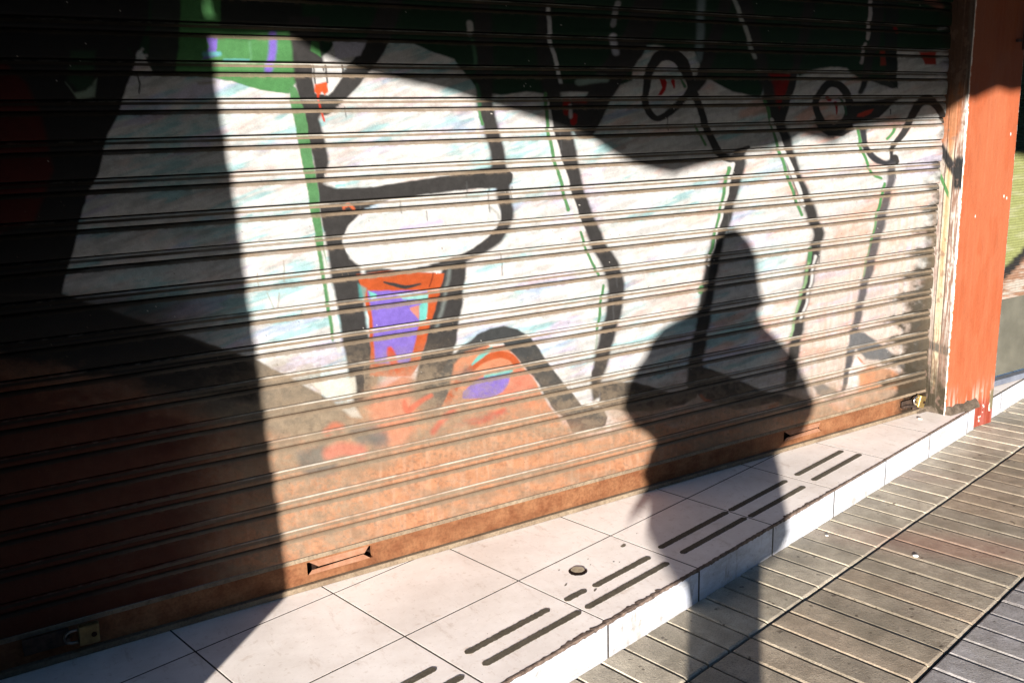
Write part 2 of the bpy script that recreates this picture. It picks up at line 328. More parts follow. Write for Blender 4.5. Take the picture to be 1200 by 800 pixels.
    P.line([(862, -40, 16), (872, 10, 15), (884, 50, 14), (893, 90, 13), (905, 130, 13), (915, 155, 13), (924, 185, 13), (933, 212, 13), (943, 235, 13), (950, 255, 12), (957, 272, 12), (954, 290, 12), (948, 312, 12), (943, 340, 11), (937, 362, 11), (931, 395, 12), (926, 425, 13), (924, 448, 13)], 12, BLACK, 2.3)
    P.line([(858, 0), (863, 13), (870, 30), (876, 48), (882, 68)], 4.5, (0.19, 0.2, 0.19), 1.4)
    P.line([(895, 118, 4), (904, 155, 4), (914, 185, 4), (924, 216, 4), (937, 252, 3.4)], 4, LINE_G, 0.8); P.line([(902, 140, 4), (914, 172, 5), (928, 205, 5), (940, 240, 4)], 4, WHITE, 1)
    P.line([(948, 292), (946, 307)], 4.5, LINE_G, 0.8); P.line([(945, 308), (941, 331), (931, 365), (924, 395)], 3, (0.10, 0.16, 0.08), 1.2, 0.8); P.line([(953, 300), (945, 345), (936, 375)], 3, WHITE, 1.2)
    # top right
    P.line([(1045, -60, 16), (1042, 30, 15), (1042, 70, 14), (1043, 98, 12)], 14, (0.010, 0.012, 0.011), 1.2)
    P.line([(1022, -60, 5), (1017, 20, 4.5), (1014, 46, 4)], 4, (0.24, 0.22, 0.22), 1); P.line([(1012, 52), (1010, 62), (1007, 74)], 3.5, (0.2, 0.18, 0.18), 1.2)
    P.line([(1032, -60, 16), (1024, 40, 12), (1016, 70, 10), (1012, 92, 8), (1006, 108, 6)], 10, BLACK, 1.5)
    P.poly([(1030, 60), (1036, 60), (1036, 77), (1029, 77)], (0.13, 0.02, 0.012), 1.2); P.line([(1047, 33), (1049, 38)], 4, (0.14, 0.01, 0.01), 1.2)
    P.poly([(1012, 92), (1040, 92), (1046, 104), (1030, 100)], (0.02, 0.022, 0.02), 1.5)
    P.poly([(1076, 61), (1096, 61), (1094, 76), (1082, 76)], (0.16, 0.02, 0.014), 1.2)
    P.line([(1085, 0), (1100, 8)], 8, (0.12, 0.05, 0.04), 3); P.line([(1098, 34), (1108, 33)], 3, (0.2, 0.2, 0.2), 1.2)
    # second ring
    P.line([(960, 108, 9), (968, 99, 9), (980, 100, 9), (990, 110, 9), (994, 122, 9), (988, 142, 9), (975, 152, 13), (963, 145, 9), (955, 130, 8), (955, 118, 8), (960, 108, 9)], 8, BLACK, 0.9)
    P.poly([(952, 140), (958, 136), (966, 146), (985, 147), (994, 140), (1000, 152), (985, 160), (968, 160), (958, 153)], BLACK, 1.2)
    P.line([(969, 115), (971, 117)], 5, (0.17, 0.006, 0.006), 0.8); P.line([(978, 122, 5), (978, 126, 3), (978, 134, 1.2)], 5, (0.17, 0.006, 0.006), 0.6)
    P.line([(983, 115), (987, 122), (989, 134)], 3, (0.02, 0.05, 0.03), 0.9)
    P.poly([(990, 118), (1010, 119), (1030, 117), (1056, 112), (1057, 115), (1046, 120), (1036, 130), (1028, 138), (1005, 144), (990, 148)], BLACK, 1.0)
    P.poly([(1003, 134), (1012, 130), (1021, 128), (1018, 133), (1010, 137), (1002, 137)], (0.2, 0.022, 0.012), 1.0)
    P.line([(1041, 128), (1041, 134)], 1.2, BLACK, 0.6)
    P.line([(1050, 164, 6), (1061, 148, 8), (1068, 132, 9), (1076, 121, 10), (1086, 117, 12), (1094, 123, 10), (1101, 134, 8), (1108, 146, 7)], 8, BLACK, 1.0)
    P.line([(1062, 146, 6), (1055, 157, 7), (1048, 167, 7), (1043, 176, 5), (1041, 183, 3)], 6, BLACK, 0.9); P.line([(1045, 186), (1045.5, 189)], 11, BLACK, 0.9)
    P.poly([(1003, 148), (1016, 148), (1012, 158), (1010, 166), (1006, 160)], (0.05, 0.05, 0.045), 2)
    P.line([(1009, 152, 6), (1010, 165, 7), (1016, 178, 8), (1024, 187, 8), (1034, 191, 6), (1042, 189, 6)], 7, (0.016, 0.016, 0.018), 1.3)
    P.line([(1043, 195, 9), (1042, 210, 9), (1037, 230, 9), (1033, 245, 10), (1029, 262, 11), (1023, 285, 11), (1017, 312, 10), (1009, 341, 9), (1004, 368, 9), (997, 400, 8), (992, 430, 8), (988, 456, 6)], 9, (0.03, 0.028, 0.030), 2.2, 0.93)
    for q, w, a in (([(1003, 151), (1005, 165), (1008, 177), (1014, 191)], 3.6, 1), ([(1014, 191), (1019, 201), (1024, 207), (1030, 209)], 3.2, 1), ([(1047, 148), (1043, 156), (1037, 163)], 3.4, 1),
                    ([(1034, 215), (1032, 226), (1029, 236), (1027, 247)], 3.4, 1), ([(1026, 246), (1023, 262), (1019, 282)], 2.6, .8), ([(1019, 282), (1013, 304), (1009, 323)], 2.6, .45)):
        P.line(q, w, (0.035, 0.10, 0.035), 0.8, a)
    # lower right triangle
    P.poly([(994, 386), (1010, 389), (1032, 404), (1050, 419), (1078, 437), (1080, 442), (1060, 436), (1044, 424), (1030, 422), (1012, 420), (1002, 408), (992, 420)], (0.055, 0.055, 0.056), 2.0)
    P.poly([(1002, 417), (1010, 424), (1014, 427), (1006, 426)], (0.22, 0.06, 0.025), 1.0)
    P.poly([(985, 452), (1000, 420), (1014, 428), (1010, 452), (990, 460)], (0.3, 0.28, 0.27), 2.5)
    P.line([(994, 416), (990, 440), (986, 456)], 5, (0.03, 0.03, 0.034), 1.6)
    P.poly([(950, 452), (962, 448), (985, 460), (975, 468), (955, 462)], (0.07, 0.065, 0.06), 2.5)
    P.poly([(1003, 436), (1020, 428), (1040, 432), (1058, 442), (1075, 447), (1060, 455), (1005, 458)], (0.24, 0.10, 0.05), 3)
    for x_, y_, l_ in ((571, 222, 26), (545, 216, 15), (468, 238, 12), (421, 243, 9), (586, 300, 22), (655, 158, 18), (716, 350, 30), (720, 322, 14), (957, 288, 20), (851, 255, 18), (780, 141, 12), (1046, 193, 16), (598, 222, 12), (403, 128, 10), (498, 250, 8), (929, 224, 15)):
        P.line([(x_, y_-3), (x_+.4, y_+l_*.5), (x_+1.2, y_+l_)], 1.3, (0.03, 0.03, 0.03), 0.8, .75)
    c = P.c
    # ---- rust and dust
    b1 = fbm(u/26, v/13, 31, 5); b2 = fbm(u/9, v/7, 35, 4); b3 = fbm(u/60, v/22, 41, 4)
    yb = np.interp(u, [-200, 0, 150, 280, 330, 400, 440, 500, 560, 640, 700, 740, 800, 900, 960, 1000, 1060, 1100], [425, 432, 460, 500, 520, 500, 455, 472, 482, 475, 500, 474, 474, 472, 466, 455, 448, 440])
    rm = ss(-24, 26, v-yb+(b1-0.5)*46)
    rust = np.empty_like(c); rust[:] = RUST
    b4 = fbm(u/3.2, v/2.6, 37, 3); b5 = fbm(X*70, Z*7, 39, 3)
    rust = mx(rust, (0.15, 0.052, 0.022), ss(0.40, 0.75, 0.5*b2+0.5*b4)*0.7); rust = mx(rust, (0.235, 0.14, 0.092), ss(0.50, 0.75, 0.6*b1+0.4*b4)*0.6)
    rust = mx(rust, (0.235, 0.145, 0.10), ss(.52, .72, b5)*.35); rust = mx(rust, (0.075, 0.05, 0.035), ss(.62, .76, b4)*.4)
    rust = mx(rust, (0.10, 0.075, 0.052), ss(0.5, 0.72, b3)*0.55)
    keep = np.clip(1.0-ss(-40, 30, v-yb-22)*1.0, 0, 1)          # dark strokes survive a little below the line
    dark = ss(0.34, 0.16, c.sum(1))*ss(480, 520, u)
    rm = rm*(1-0.80*keep*dark)
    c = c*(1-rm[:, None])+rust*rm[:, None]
    # left third of the rust has its shade painted in
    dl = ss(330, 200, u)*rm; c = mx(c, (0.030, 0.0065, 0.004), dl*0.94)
    # tan dust film of the lower shutter
    b6 = fbm(u/16, v/10, 51, 5)
    df = ss(395, 480, v)*(0.16+0.44*ss(0.36, 0.66, 0.65*b6+0.35*b4))
    df = np.maximum(df, ss(420, 400, np.abs(u-430)*.9+300)*ss(385, 450, v)*(0.25+0.45*ss(.35, .62, 0.6*b6+0.4*b4)))
    df = np.maximum(df, ss(60, 10, np.abs(v-yb-6))*ss(.40, .66, 0.6*b2+0.4*b1)*.55*ss(250, 320, u))
    df = np.maximum(df, ss(300, 330, u)*ss(470, 420, u)*ss(420, 470, v+(u-300)*-0.3)*ss(590, 530, v)*(0.55+0.35*ss(.4, .6, b2)))
    df = df*(1-.72*ss(505, 550, v)*ss(400, 470, u)); df = df*(1-.93*ss(320, 190, u)); whitep = (u > 375)*(u < 425)*(v > 425)*(v < 468); df = np.where(whitep > 0, df*0.25, df)  # film cut back on the left to paint in the shade
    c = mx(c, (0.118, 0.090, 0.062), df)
    P.c = c
    P.poly([(362, 447), (395, 443), (415, 440), (417, 462), (384, 466)], (0.25, 0.235, 0.2), 2, .8)
    P.poly([(395, 476), (413, 473), (422, 488), (410, 487)], (0.2, 0.185, 0.16), 2.5, .7)
    for q in ([(430, 470), (452, 440), (480, 436), (485, 500), (470, 520), (440, 520)],): P.poly(q, (0.22, 0.09, 0.055), 8, 0.7)
    for q in ([(345, 528), (378, 520), (380, 545), (350, 548)], [(405, 500), (440, 495), (455, 515), (420, 522)], [(352, 548), (395, 540), (390, 556), (360, 558)], [(430, 508), (452, 505), (452, 522), (436, 525)], [(545, 430), (560, 440), (540, 445), (528, 440)]):
        P.poly(q, (0.05, 0.052, 0.048), 6, 0.65)
    P.line([(382, 505), (390, 498), (398, 500)], 9, (0.2, 0.06, 0.035), 4, .8); P.line([(385, 530), (400, 525), (420, 528)], 16, (0.22, 0.07, 0.05), 5, .7)
    P.line([(472, 470, 5), (476, 480, 8), (490, 470, 6), (503, 462, 5)], 6, (0.2, 0.05, 0.03), 2, .8)
    P.line([(505, 505), (520, 488), (530, 480)], 6, (0.19, 0.045, 0.03), 3, .7)
    for q, w in (([(300, 320), (302, 335)], 1.6), ([(331, 305), (332, 330)], 1.6), ([(312, 343), (320, 362)], 1.4), ([(326, 343), (324, 360)], 1.6)): P.line(q, w, (0.12, 0.1, 0.08), 0.9, .7)
    c = P.c
    # little chips, drips and specks
    sp = vn(u*0.55, v*0.62, 71); c = mx(c, (0.05, 0.04, 0.03), (sp > 0.985)*0.8*ss(100, 300, v)); sp2 = vn(u*0.5, v*0.6, 77); c = mx(c, (0.33, 0.31, 0.28), (sp2 > 0.988)*0.6*ss(480, 380, v))
    # grime along the right guide
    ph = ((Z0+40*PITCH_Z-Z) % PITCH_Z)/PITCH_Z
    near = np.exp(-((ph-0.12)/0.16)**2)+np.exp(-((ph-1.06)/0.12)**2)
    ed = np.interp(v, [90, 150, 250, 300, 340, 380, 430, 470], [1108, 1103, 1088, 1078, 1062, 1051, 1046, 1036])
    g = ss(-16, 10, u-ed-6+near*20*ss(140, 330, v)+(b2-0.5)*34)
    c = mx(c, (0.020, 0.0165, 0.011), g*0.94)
    gg = ss(30, 0, 1100-u)*ss(240, 300, v); c = mx(c, (0.12, 0.09, 0.055), gg*0.35)
    return np.clip(c, 0.003, 0.5)

def grid_mesh(name, V, nr, nc, colors, mat, parent=None, smooth=True):
    me = bpy.data.meshes.new(name); me.vertices.add(nr*nc); me.vertices.foreach_set('co', V.astype(np.float32).ravel())
    i = (np.arange(nr-1)[:, None]*nc+np.arange(nc-1)[None, :]).ravel()
    q = np.stack([i, i+nc, i+nc+1, i+1], 1).astype(np.int32)
    me.loops.add(q.size); me.loops.foreach_set('vertex_index', q.ravel())
    me.polygons.add(len(q)); me.polygons.foreach_set('loop_start', (np.arange(len(q))*4).astype(np.int32))
    me.update(calc_edges=True)
    at = me.color_attributes.new('paint', 'FLOAT_COLOR', 'POINT')
    ca = np.ones((nr*nc, 4), np.float32); ca[:, :3] = colors; at.data.foreach_set('color', ca.ravel())
    if smooth: me.polygons.foreach_set('use_smooth', np.ones(len(q), bool))
    me.validate()
    return link(name, me, mat, parent)

# ================================================================== ROLLER SHUTTER
M_SHUT = attr_mat('sprayed_steel', 0.6, 0.16, 45, 0.35, 0.0006, 0.08)
M_RAIL = plain_mat('rusted_rail', (0.105, 0.040, 0.018), (0.175, 0.085, 0.042), 0.7, 16, 0.3, 0.0, 0.4, 0.0008, 0.3, 0.7, (130, 0.75, 0.35, 0.6)); M_RAIL.node_tree.nodes['Principled BSDF'].inputs['Specular IOR Level'].default_value = .1
M_DUST = plain_mat('dusty_steel', (0.105, 0.072, 0.046), (0.175, 0.135, 0.092), 0.85, 14, 0.2, 0, 0.4, 0.001, 0.3, 0.7, (120, 0.7, 0.35, 0.55))
M_VOID = plain_mat('rust_void', (0.006, 0.004, 0.003), (0.02, 0.008, 0.005), 0.95, 60, 0.1)
nt = M_RAIL.node_tree; b = nt.nodes['Principled BSDF']; cur = b.inputs['Base Color'].links[0].from_socket
tc = N(nt, 'ShaderNodeTexCoord'); mp = N(nt, 'ShaderNodeMapping'); mp.vector_type = 'TEXTURE'; mp.inputs['Location'].default_value = (1.93, 0, .05); mp.inputs['Scale'].default_value = (.19, 1, .11)
gd = N(nt, 'ShaderNodeTexGradient', gradient_type='SPHERICAL'); nt.links.new(tc.outputs['Object'], mp.inputs[0]); nt.links.new(mp.outputs[0], gd.inputs[0])
cg, fg = noise_ramp(nt, 55, (0, 0, 0), (1, 1, 1), .3, .6, 6); am = N(nt, 'ShaderNodeMath', operation='MULTIPLY'); am.use_clamp = True; nt.links.new(gd.outputs['Fac'], am.inputs[0]); am.inputs[1].default_value = 2.6
mm = N(nt, 'ShaderNodeMath', operation='MULTIPLY'); mm.use_clamp = True; nt.links.new(am.outputs[0], mm.inputs[0]); nt.links.new(fg, mm.inputs[1]); m2 = N(nt, 'ShaderNodeMath', operation='MULTIPLY'); m2.use_clamp = True; m2.inputs[1].default_value = 2.0; nt.links.new(mm.outputs[0], m2.inputs[0])
cur = mix(nt, cur, (.018, .012, .008), m2.outputs[0])
c1, f1 = noise_ramp(nt, 5, (.72, .66, .62), (1.12, 1.1, 1.08), .35, .65, 8, rough=.7, stretch=(.35, 1, 2.0)); cur = mix(nt, cur, c1, 1.0, 'MULTIPLY'); nt.links.new(cur, b.inputs['Base Color'])
M_TONG = plain_mat('worn_rust', (0.15, 0.068, 0.038), (0.20, 0.105, 0.066), 0.7, 40, 0.1, 0, 0.4, 0.0006)

shutter = empty('roller_shutter', (2.0, 0, 0))
tag(shutter, 'closed roller shutter sprayed with white, black and green graffiti letters, rusty towards the ground', 'shutter')
prof = [(0.0001, .006, 'g'), (0.0038, .006, 'g'), (0.0041, -.001, 'p'), (0.006, -.003, 'p'), (0.0088, -.0032, 'p'), (0.0094, -.0034, 't'), (0.0125, -.0045, 't'), (0.0162, -.0066, 't'), (0.0170, -.0068, 'p'),
        (0.022, -.0074, 'p'), (0.0285, -.0066, 'p'), (0.0292, .004, 'g'), (0.0328, .004, 'g'), (0.0332, -.004, 't'), (0.037, -.007, 't'), (0.0418, -.0096, 't'), (0.0430, -.0098, 'p')]
fl = np.linspace(0.046, 0.0985, 18)
prof += [(float(s), float(-0.0098-0.0022*math.sin((s-0.043)/0.0557*math.pi)), 'p') for s in fl] + [(0.0998, -.0055, 'p')]
NS = 24; rows_s = []; rows_y = []; rows_t = []
for k in range(NS, 0, -1):
    for s, y, t in prof: rows_s.append(Z0+k*PITCH_Z-s); rows_y.append(y); rows_t.append({'g': 0, 't': 1, 'p': 2}[t])
rows_s = np.array(rows_s); rows_y = np.array(rows_y); rows_t = np.array(rows_t)
XL, XR = -1.25, 4.004
xs = [XL]
while xs[-1] < XR:
    xs.append(xs[-1]+(0.02 if xs[-1] < -0.15 else 0.0026+0.0006*max(0, xs[-1])))
xs[-1] = XR; xs = np.array(xs); nc = len(xs); nr = len(rows_s)
X = np.tile(xs, (nr, 1)); Z = np.repeat(rows_s[:, None], nc, 1); Y = np.repeat(rows_y[:, None], nc, 1)
slat = np.repeat(np.arange(NS), len(prof))[:, None]
# slats are never quite true: small waves, dents
Z = Z+0.0022*(vn(X*1.1, slat*7.7+0*X, 91)-0.5); Y = Y+0.0040*(vn(X*1.7, slat*3.3+0*X, 93)-0.5)-0.0022*ss(.80, .95, vn(X*4.3, Z*12, 95))-0.0012*(vn(X*14, Z*18, 97)-0.5)
u, v = plan(X.ravel(), 0*X.ravel(), Z.ravel())
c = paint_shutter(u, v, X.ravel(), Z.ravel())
T = np.repeat(rows_t[:, None], nc, 1).ravel()
dn = fbm(X.ravel()*9, Z.ravel()*90, 81, 4); dn2 = fbm(X.ravel()*60, Z.ravel()*160, 83, 3)
tan = np.array(TAN, np.float32)[None]*((0.82+0.4*dn)*(0.22+0.78*ss(160, 340, u+v*.12))*(1-.5*ss(1.5, 1.7, Z.ravel())*ss(330, 380, u)))[:, None]  # ledge dust darkened at left and top as painted shade
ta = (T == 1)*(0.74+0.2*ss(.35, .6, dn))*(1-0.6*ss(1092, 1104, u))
# dust also creeps over the neighbouring edges of the ledges
zz = np.repeat(np.tile(np.array([p[0] for p in prof]), NS)[:, None], nc, 1).ravel()
creep = (T == 2)*(np.exp(-np.clip(zz-0.043, 0, 1)/0.0022)*(zz > 0.0425)*0.55*ss(.4, .62, dn2))
ta = np.maximum(ta, creep)
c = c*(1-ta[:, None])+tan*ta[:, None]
gcol = np.array((0.008, 0.007, 0.006), np.float32)[None]*(1-ss(430, 540, v)[:, None])+np.array((0.04, 0.018, 0.009), np.float32)[None]*ss(430, 540, v)[:, None]
c = np.where((T == 0)[:, None], gcol, c)
# bright highlight painted along the upper lips, faded out at the left
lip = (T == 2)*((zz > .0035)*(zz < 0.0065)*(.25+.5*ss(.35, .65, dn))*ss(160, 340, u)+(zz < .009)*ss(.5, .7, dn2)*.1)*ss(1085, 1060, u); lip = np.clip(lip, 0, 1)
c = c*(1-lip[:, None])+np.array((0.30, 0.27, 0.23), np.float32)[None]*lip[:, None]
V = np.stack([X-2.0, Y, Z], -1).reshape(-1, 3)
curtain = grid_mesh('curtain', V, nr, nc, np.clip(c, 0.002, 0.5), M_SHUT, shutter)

# bottom rail with two pressed pull handles
rail = MB()
H1 = (0.822, 1.045, 0.046, 0.088); H2 = (2.985, 3.235, 0.044, 0.086)
def railbox(x0, x1, z0, z1, y0=-0.012, y1=0.006): rail.box((x0-2.0, y0, z0), (x1-2.0, y1, z1), 0)
hs = [H1, H2]; xcur = XL
for h in hs:
    railbox(xcur, h[0], 0.020, 0.0945); railbox(h[0], h[1], 0.020, h[2]); railbox(h[0], h[1], h[3], 0.0945); xcur = h[1]
railbox(xcur, XR, 0.020, 0.0945)
rail_o = rail.build('bottom_rail', M_RAIL, shutter)
lip = MB(); lip.box((XL-2, -0.028, 0.0015), (XR-2, 0.006, 0.0195), 0.003); lip.prism([(XL-2, -.0145, .0952), (XL-2, -.0105, .1065), (XL-2, .004, .1065), (XL-2, .004, .0952)], (XR-XL, 0, 0))
lip.build('rail_lip', M_DUST, rail_o)
for h in hs: bk = MB(); bk.box((h[0]-2-.01, 0.010, h[2]-.01), (h[1]-2+.01, 0.013, h[3]+.01)); bk.build('handle_recess', M_VOID, rail_o)
for h in hs:
    t = MB(); x0, x1, za, zb = h[0]-2, h[1]-2, h[2], h[3]; zm = za+(zb-za)*0.46
    inset = 0.026
    t.prism([(x0+.008, -0.012, zb), (x1-.012, -0.012, zb), (x1-inset-.004, -0.017, zm+.005), (x0+inset+.010, -0.017, zm+.003)], (0, 0.003, 0.0))
    t.prism([(x0+.004, -0.013, za), (x1-.010, -0.013, za), (x1-.034, -0.015, zm+.0005), (x0+.016, -0.015, zm-.005)], (0, 0.003, 0))
    t.build('pull_handle', M_TONG, rail_o)

# ================================================================== GUIDE CHANNELS
def painted_panel(name, P0, du, dv, nu, nv, colf, mat, parent, relief=None):
    a = np.linspace(0, 1, nu); b = np.linspace(1, 0, nv)
    A, B = np.meshgrid(a, b)
    Pp = np.array(P0)[None, None]+A[..., None]*np.array(du)[None, None]+B[..., None]*np.array(dv)[None, None]
    nrm = np.cross(du, dv); nrm = nrm/np.linalg.norm(nrm)
    cc, rel = colf(Pp.reshape(-1, 3), A.ravel(), B.ravel())
    Q = Pp.reshape(-1, 3)+nrm[None]*rel[:, None]
    return grid_mesh(name, Q, nv, nu, np.clip(cc, 0.002, 0.7), mat, parent)
mx = lambda c, col, a: c*(1-a[:, None])+np.array(col, np.float32)[None]*a[:, None]
M_GUIDE = attr_mat('guide_steel', 0.6, 0.2, 60, 0.5, 0.0008, 0.1)
PX0, PX1, PY = 3.985, 4.398, -0.12       # painted pillar
def jamb_col(P, A, B):
    # A runs from the shutter (0) to the pillar's outer face (1)
    z = P[:, 2]; n = len(A); c = np.empty((n, 3), np.float32)
    st = fbm(A*9, z*3.0, 101, 4); st2 = fbm(A*30, z*14, 105, 4); st3 = fbm(A*5, z*30, 108, 3)
    Aw = A+(st2-.5)*.07
    c[:] = (0.17, 0.125, 0.105)
    c = mx(c, (0.23, 0.21, 0.18), ss(.35, .6, st2)*.8)
    c = mx(c, (0.27, 0.235, 0.16), ss(.34, .40, Aw)*ss(.66, .60, Aw)*.9)
    c = mx(c, (0.25, 0.15, 0.08), ss(.40, .46, Aw)*ss(.60, .52, Aw)*ss(.4, .6, st)*.9)
    c = mx(c, (0.12, 0.07, 0.05), ss(.62, .68, Aw)*.85); c = mx(c, (0.30, 0.28, 0.25), ss(.66, .74, Aw)*ss(.45, .62, st2)*.8)
    c = mx(c, (0.34, 0.32, 0.30), ss(.93, .97, A+(st2-.5)*.1))
    c = mx(c, (0.03, 0.02, 0.015), (ss(.37, .345, A)*ss(.31, .335, A)+ss(.63, .645, A)*ss(.68, .665, A))*.9)
    # upper part orange brown, its top darkened in colour for the shade
    c = mx(c, (0.17, 0.062, 0.026), ss(1.22, 1.33, z+(st-.5)*.12)*ss(.95, .7, A)*.9); c = mx(c, (0.035, 0.025, 0.02), ss(1.44, 1.56, z+(st-.5)*.2)*.85)
    # black and green spray that runs over from the shutter
    d = z-(1.285-0.17*A)
    c = mx(c, (0.015, 0.014, 0.014), ss(.045, .02, np.abs(d+.0+.02*(st2-.5)))*1.0)
    c = mx(c, (0.014, 0.014, 0.014), ss(.085, .06, np.abs(z-1.155+.03*(st2-.5)))*ss(.6, .75, A))
    c = mx(c, (0.04, 0.10, 0.035), ss(.022, .012, np.abs(z-(1.175-0.22*A)))*ss(.62, .5, A))
    c = mx(c, (0.05, 0.046, 0.04), ss(.03, .015, np.abs(z-(.335-.02*A)+.02*(st2-.5)))*.9)
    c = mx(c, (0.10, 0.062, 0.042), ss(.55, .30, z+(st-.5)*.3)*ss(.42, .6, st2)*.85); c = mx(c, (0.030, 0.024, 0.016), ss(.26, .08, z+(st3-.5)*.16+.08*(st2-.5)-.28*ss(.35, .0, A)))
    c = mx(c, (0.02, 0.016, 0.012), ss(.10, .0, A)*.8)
    c = mx(c, (0.1, 0.065, 0.05), ss(.62, .7, st3)*.6)
    rel = np.where(A < .34, 0.0, np.where(A < .64, 0.004, 0.001))+ (st2-.5)*.0016
    return c, rel
guide = empty('guide_channel', (3.99, -0.06, 0))
tag(guide, 'peeling steel guide channel between the graffiti shutter and the terracotta pillar', 'guide rail')
painted_panel('channel_face', (PX0-3.99, 0.012+0.06, 0.001), (0, -0.1295, 0), (0, 0, 3.0), 60, 900, jamb_col, M_GUIDE, guide)
g = MB(); g.box((PX0+.007-3.99, -.110+.06, 0.0015), (PX0+.012-3.99, .008+.06, 3.0)); g.build('channel_back', M_DUST, guide)

# ================================================================== PILLAR
M_PIL = attr_mat('pillar_paint', 0.6, 0.07, 22, 0.35, 0.0012, 0.1, 0, (1, 1, .35))
def pil_col(P, A, B):
    z = P[:, 2]; n = len(A); c = np.empty((n, 3), np.float32); c[:] = (0.20, 0.058, 0.026)
    f1 = fbm(A*26, z*60, 121, 4); f2 = fbm(A*90, z*190, 123, 3); f3 = fbm(A*5, z*4, 127, 4)
    c = mx(c, (0.19, 0.047, 0.019), ss(.45, .6, f3)*.7)
    c = mx(c, (0.42, 0.37, 0.33), ss(.90, .92, f1)*1.0)
    edge = np.minimum(A, 1-A)
    c = mx(c, (0.45, 0.42, 0.38), ss(.016, .006, edge+(f1-.5)*.03))
    lo = ss(.16, .03, z)
    c = mx(c, (0.40, 0.20, 0.16), lo*ss(.45, .7, fbm(A*30, z*6, 131, 3))*.8)
    c = mx(c, (0.12, 0.017, 0.012), ss(.05, -.02, z)*ss(.5, .62, A)*.8)
    f4 = fbm(A*14, z*34, 135, 4); c = mx(c, (0.42, 0.37, 0.33), ss(.60, .64, f4)*ss(.11, -.04, z)*ss(.55, .75, A)); c = mx(c, (0.235, 0.085, 0.045), ss(.55, .75, fbm(A*60, z*1.6, 137, 3))*.18)
    c = mx(c, (0.09, 0.075, 0.045), ss(.90, .93, A+(f1-.5)*.08)*ss(.09, .05, z)*ss(-.05, -.03, z))
    for zz_, aa in ((1.32, .86), (1.02, .90), (1.03, .84), (.95, .30)):
        c = mx(c, (0.5, 0.46, 0.42), ss(.007, .003, np.hypot((A-aa)*.41*1.4, (z-zz_)*.8)+(f2-.5)*.005))
    rel = (f1-.5)*.0012+(f3-.5)*.003-ss(.02, .0, edge)*.004
    return c, rel
pillar = empty('pillar', ((PX0+PX1)/2, -0.06, -STEP_H))
tag(pillar, 'terracotta painted masonry pillar with chipped edges at the right end of the shutter', 'pillar')
pcx = (PX0+PX1)/2
painted_panel('painted_face', (PX0-pcx, PY+.06, 0.004), (PX1-PX0, 0, 0), (0, 0, 3.1), 120, 900, lambda P, A, B: pil_col(P-np.array([0, 0, STEP_H]), A, B), M_PIL, pillar)
M_PLAS = plain_mat('grey_plaster', (0.15, 0.12, 0.10), (0.26, 0.23, 0.20), 0.9, 20)
p = MB(); p.box((PX0+.013-pcx, PY+.06+.004, 0.002), (PX1-.002-pcx, .30, 3.1), 0.002); p.build('core', M_PLAS, pillar)
# pipe fixed high on the pillar
pp = MB(); pp.tube([(4.355-pcx, PY+.06-.022, 1.70+STEP_H), (4.355-pcx, PY+.06-.022, 3.1)], .011, 10)
pp.box((4.315-pcx, PY+.06-.014, 1.735+STEP_H), (4.345-pcx, PY+.06+.0, 1.747+STEP_H)); pp.build('conduit', plain_mat('dark_conduit', (.02, .012, .012), (.05, .03, .03), .5, 30), pillar)
# cement fillet at the pillar's foot
M_CEM = plain_mat('old_cement', (0.04, 0.03, 0.02), (0.10, 0.075, 0.055), 0.95, 40, 0.2, 0, 0.8, 0.003, .3, .7, (220, .6, .35, .6))
fil = MB(); rnd = random.Random(3)
pts = []
for i in range(15):
    x = 3.90+i*.024; pts.append((x, rnd.uniform(-.004, .004)))
prev = None
for i in range(len(pts)):
    x, j = pts[i]; d = .016+j+(.02 if x > 3.985 else .0); h = (.040 if x > 3.985 else .022)+rnd.uniform(-.006, .010)
    yb = (PY+.002) if x > 3.975 else -0.02
    ring = [fil.bm.verts.new((x, yb+.004, h)), fil.bm.verts.new((x, yb-d*.35, h*.75)), fil.bm.verts.new((x, yb-d*.75, h*.25)), fil.bm.verts.new((x, max(yb-d*.95, PY-.026), .0015))]
    if prev:
        for k in range(3): fil.bm.faces.new((prev[k], prev[k+1], ring[k+1], ring[k]))
    prev = ring
fil.build('cement_fillet', M_CEM, None, True)
fo = bpy.data.objects['cement_fillet']; fo.parent = pillar; fo.matrix_parent_inverse = Matrix.Translation((pcx, -0.06, -STEP_H)).inverted()

# ================================================================== TILED STEP
def tile_mat(name, lo, hi, tint):
    m, nt, b = new_mat(name)
    c, f = noise_ramp(nt, 3.0, lo, hi, .3, .7, 8)
    c2, f2 = noise_ramp(nt, 45, tint, (1, 1, 1), .30, .42, 6); c = mix(nt, c, c2, 1.0, 'MULTIPLY')
    c3, f3 = noise_ramp(nt, 170, (.55, .48, .42), (1, 1, 1), .255, .30, 2); c = mix(nt, c, c3, 1.0, 'MULTIPLY')
    c4, f4 = noise_ramp(nt, 14, (.93, .91, .90), (1.03, 1.03, 1.03), .3, .7, 9, rough=.75); c = mix(nt, c, c4, 1.0, 'MULTIPLY')
    nt.links.new(c, b.inputs['Base Color'])
    rr = N(nt, 'ShaderNodeMapRange'); rr.inputs['To Min'].default_value = .45; rr.inputs['To Max'].default_value = .7
    nt.links.new(f4, rr.inputs[0]); nt.links.new(rr.outputs[0], b.inputs['Roughness']); b.inputs['Specular IOR Level'].default_value = .35
    bump(nt, b, f4, .12, .0015)
    return m
M_TILE = tile_mat('tread_tile', (.74, .675, .63), (.80, .735, .685), (.84, .80, .76))
M_RISE = tile_mat('riser_tile', (.33, .35, .40), (.42, .445, .50), (.72, .69, .64))
nt = M_RISE.node_tree; b = nt.nodes['Principled BSDF']; cur = b.inputs['Base Color'].links[0].from_socket
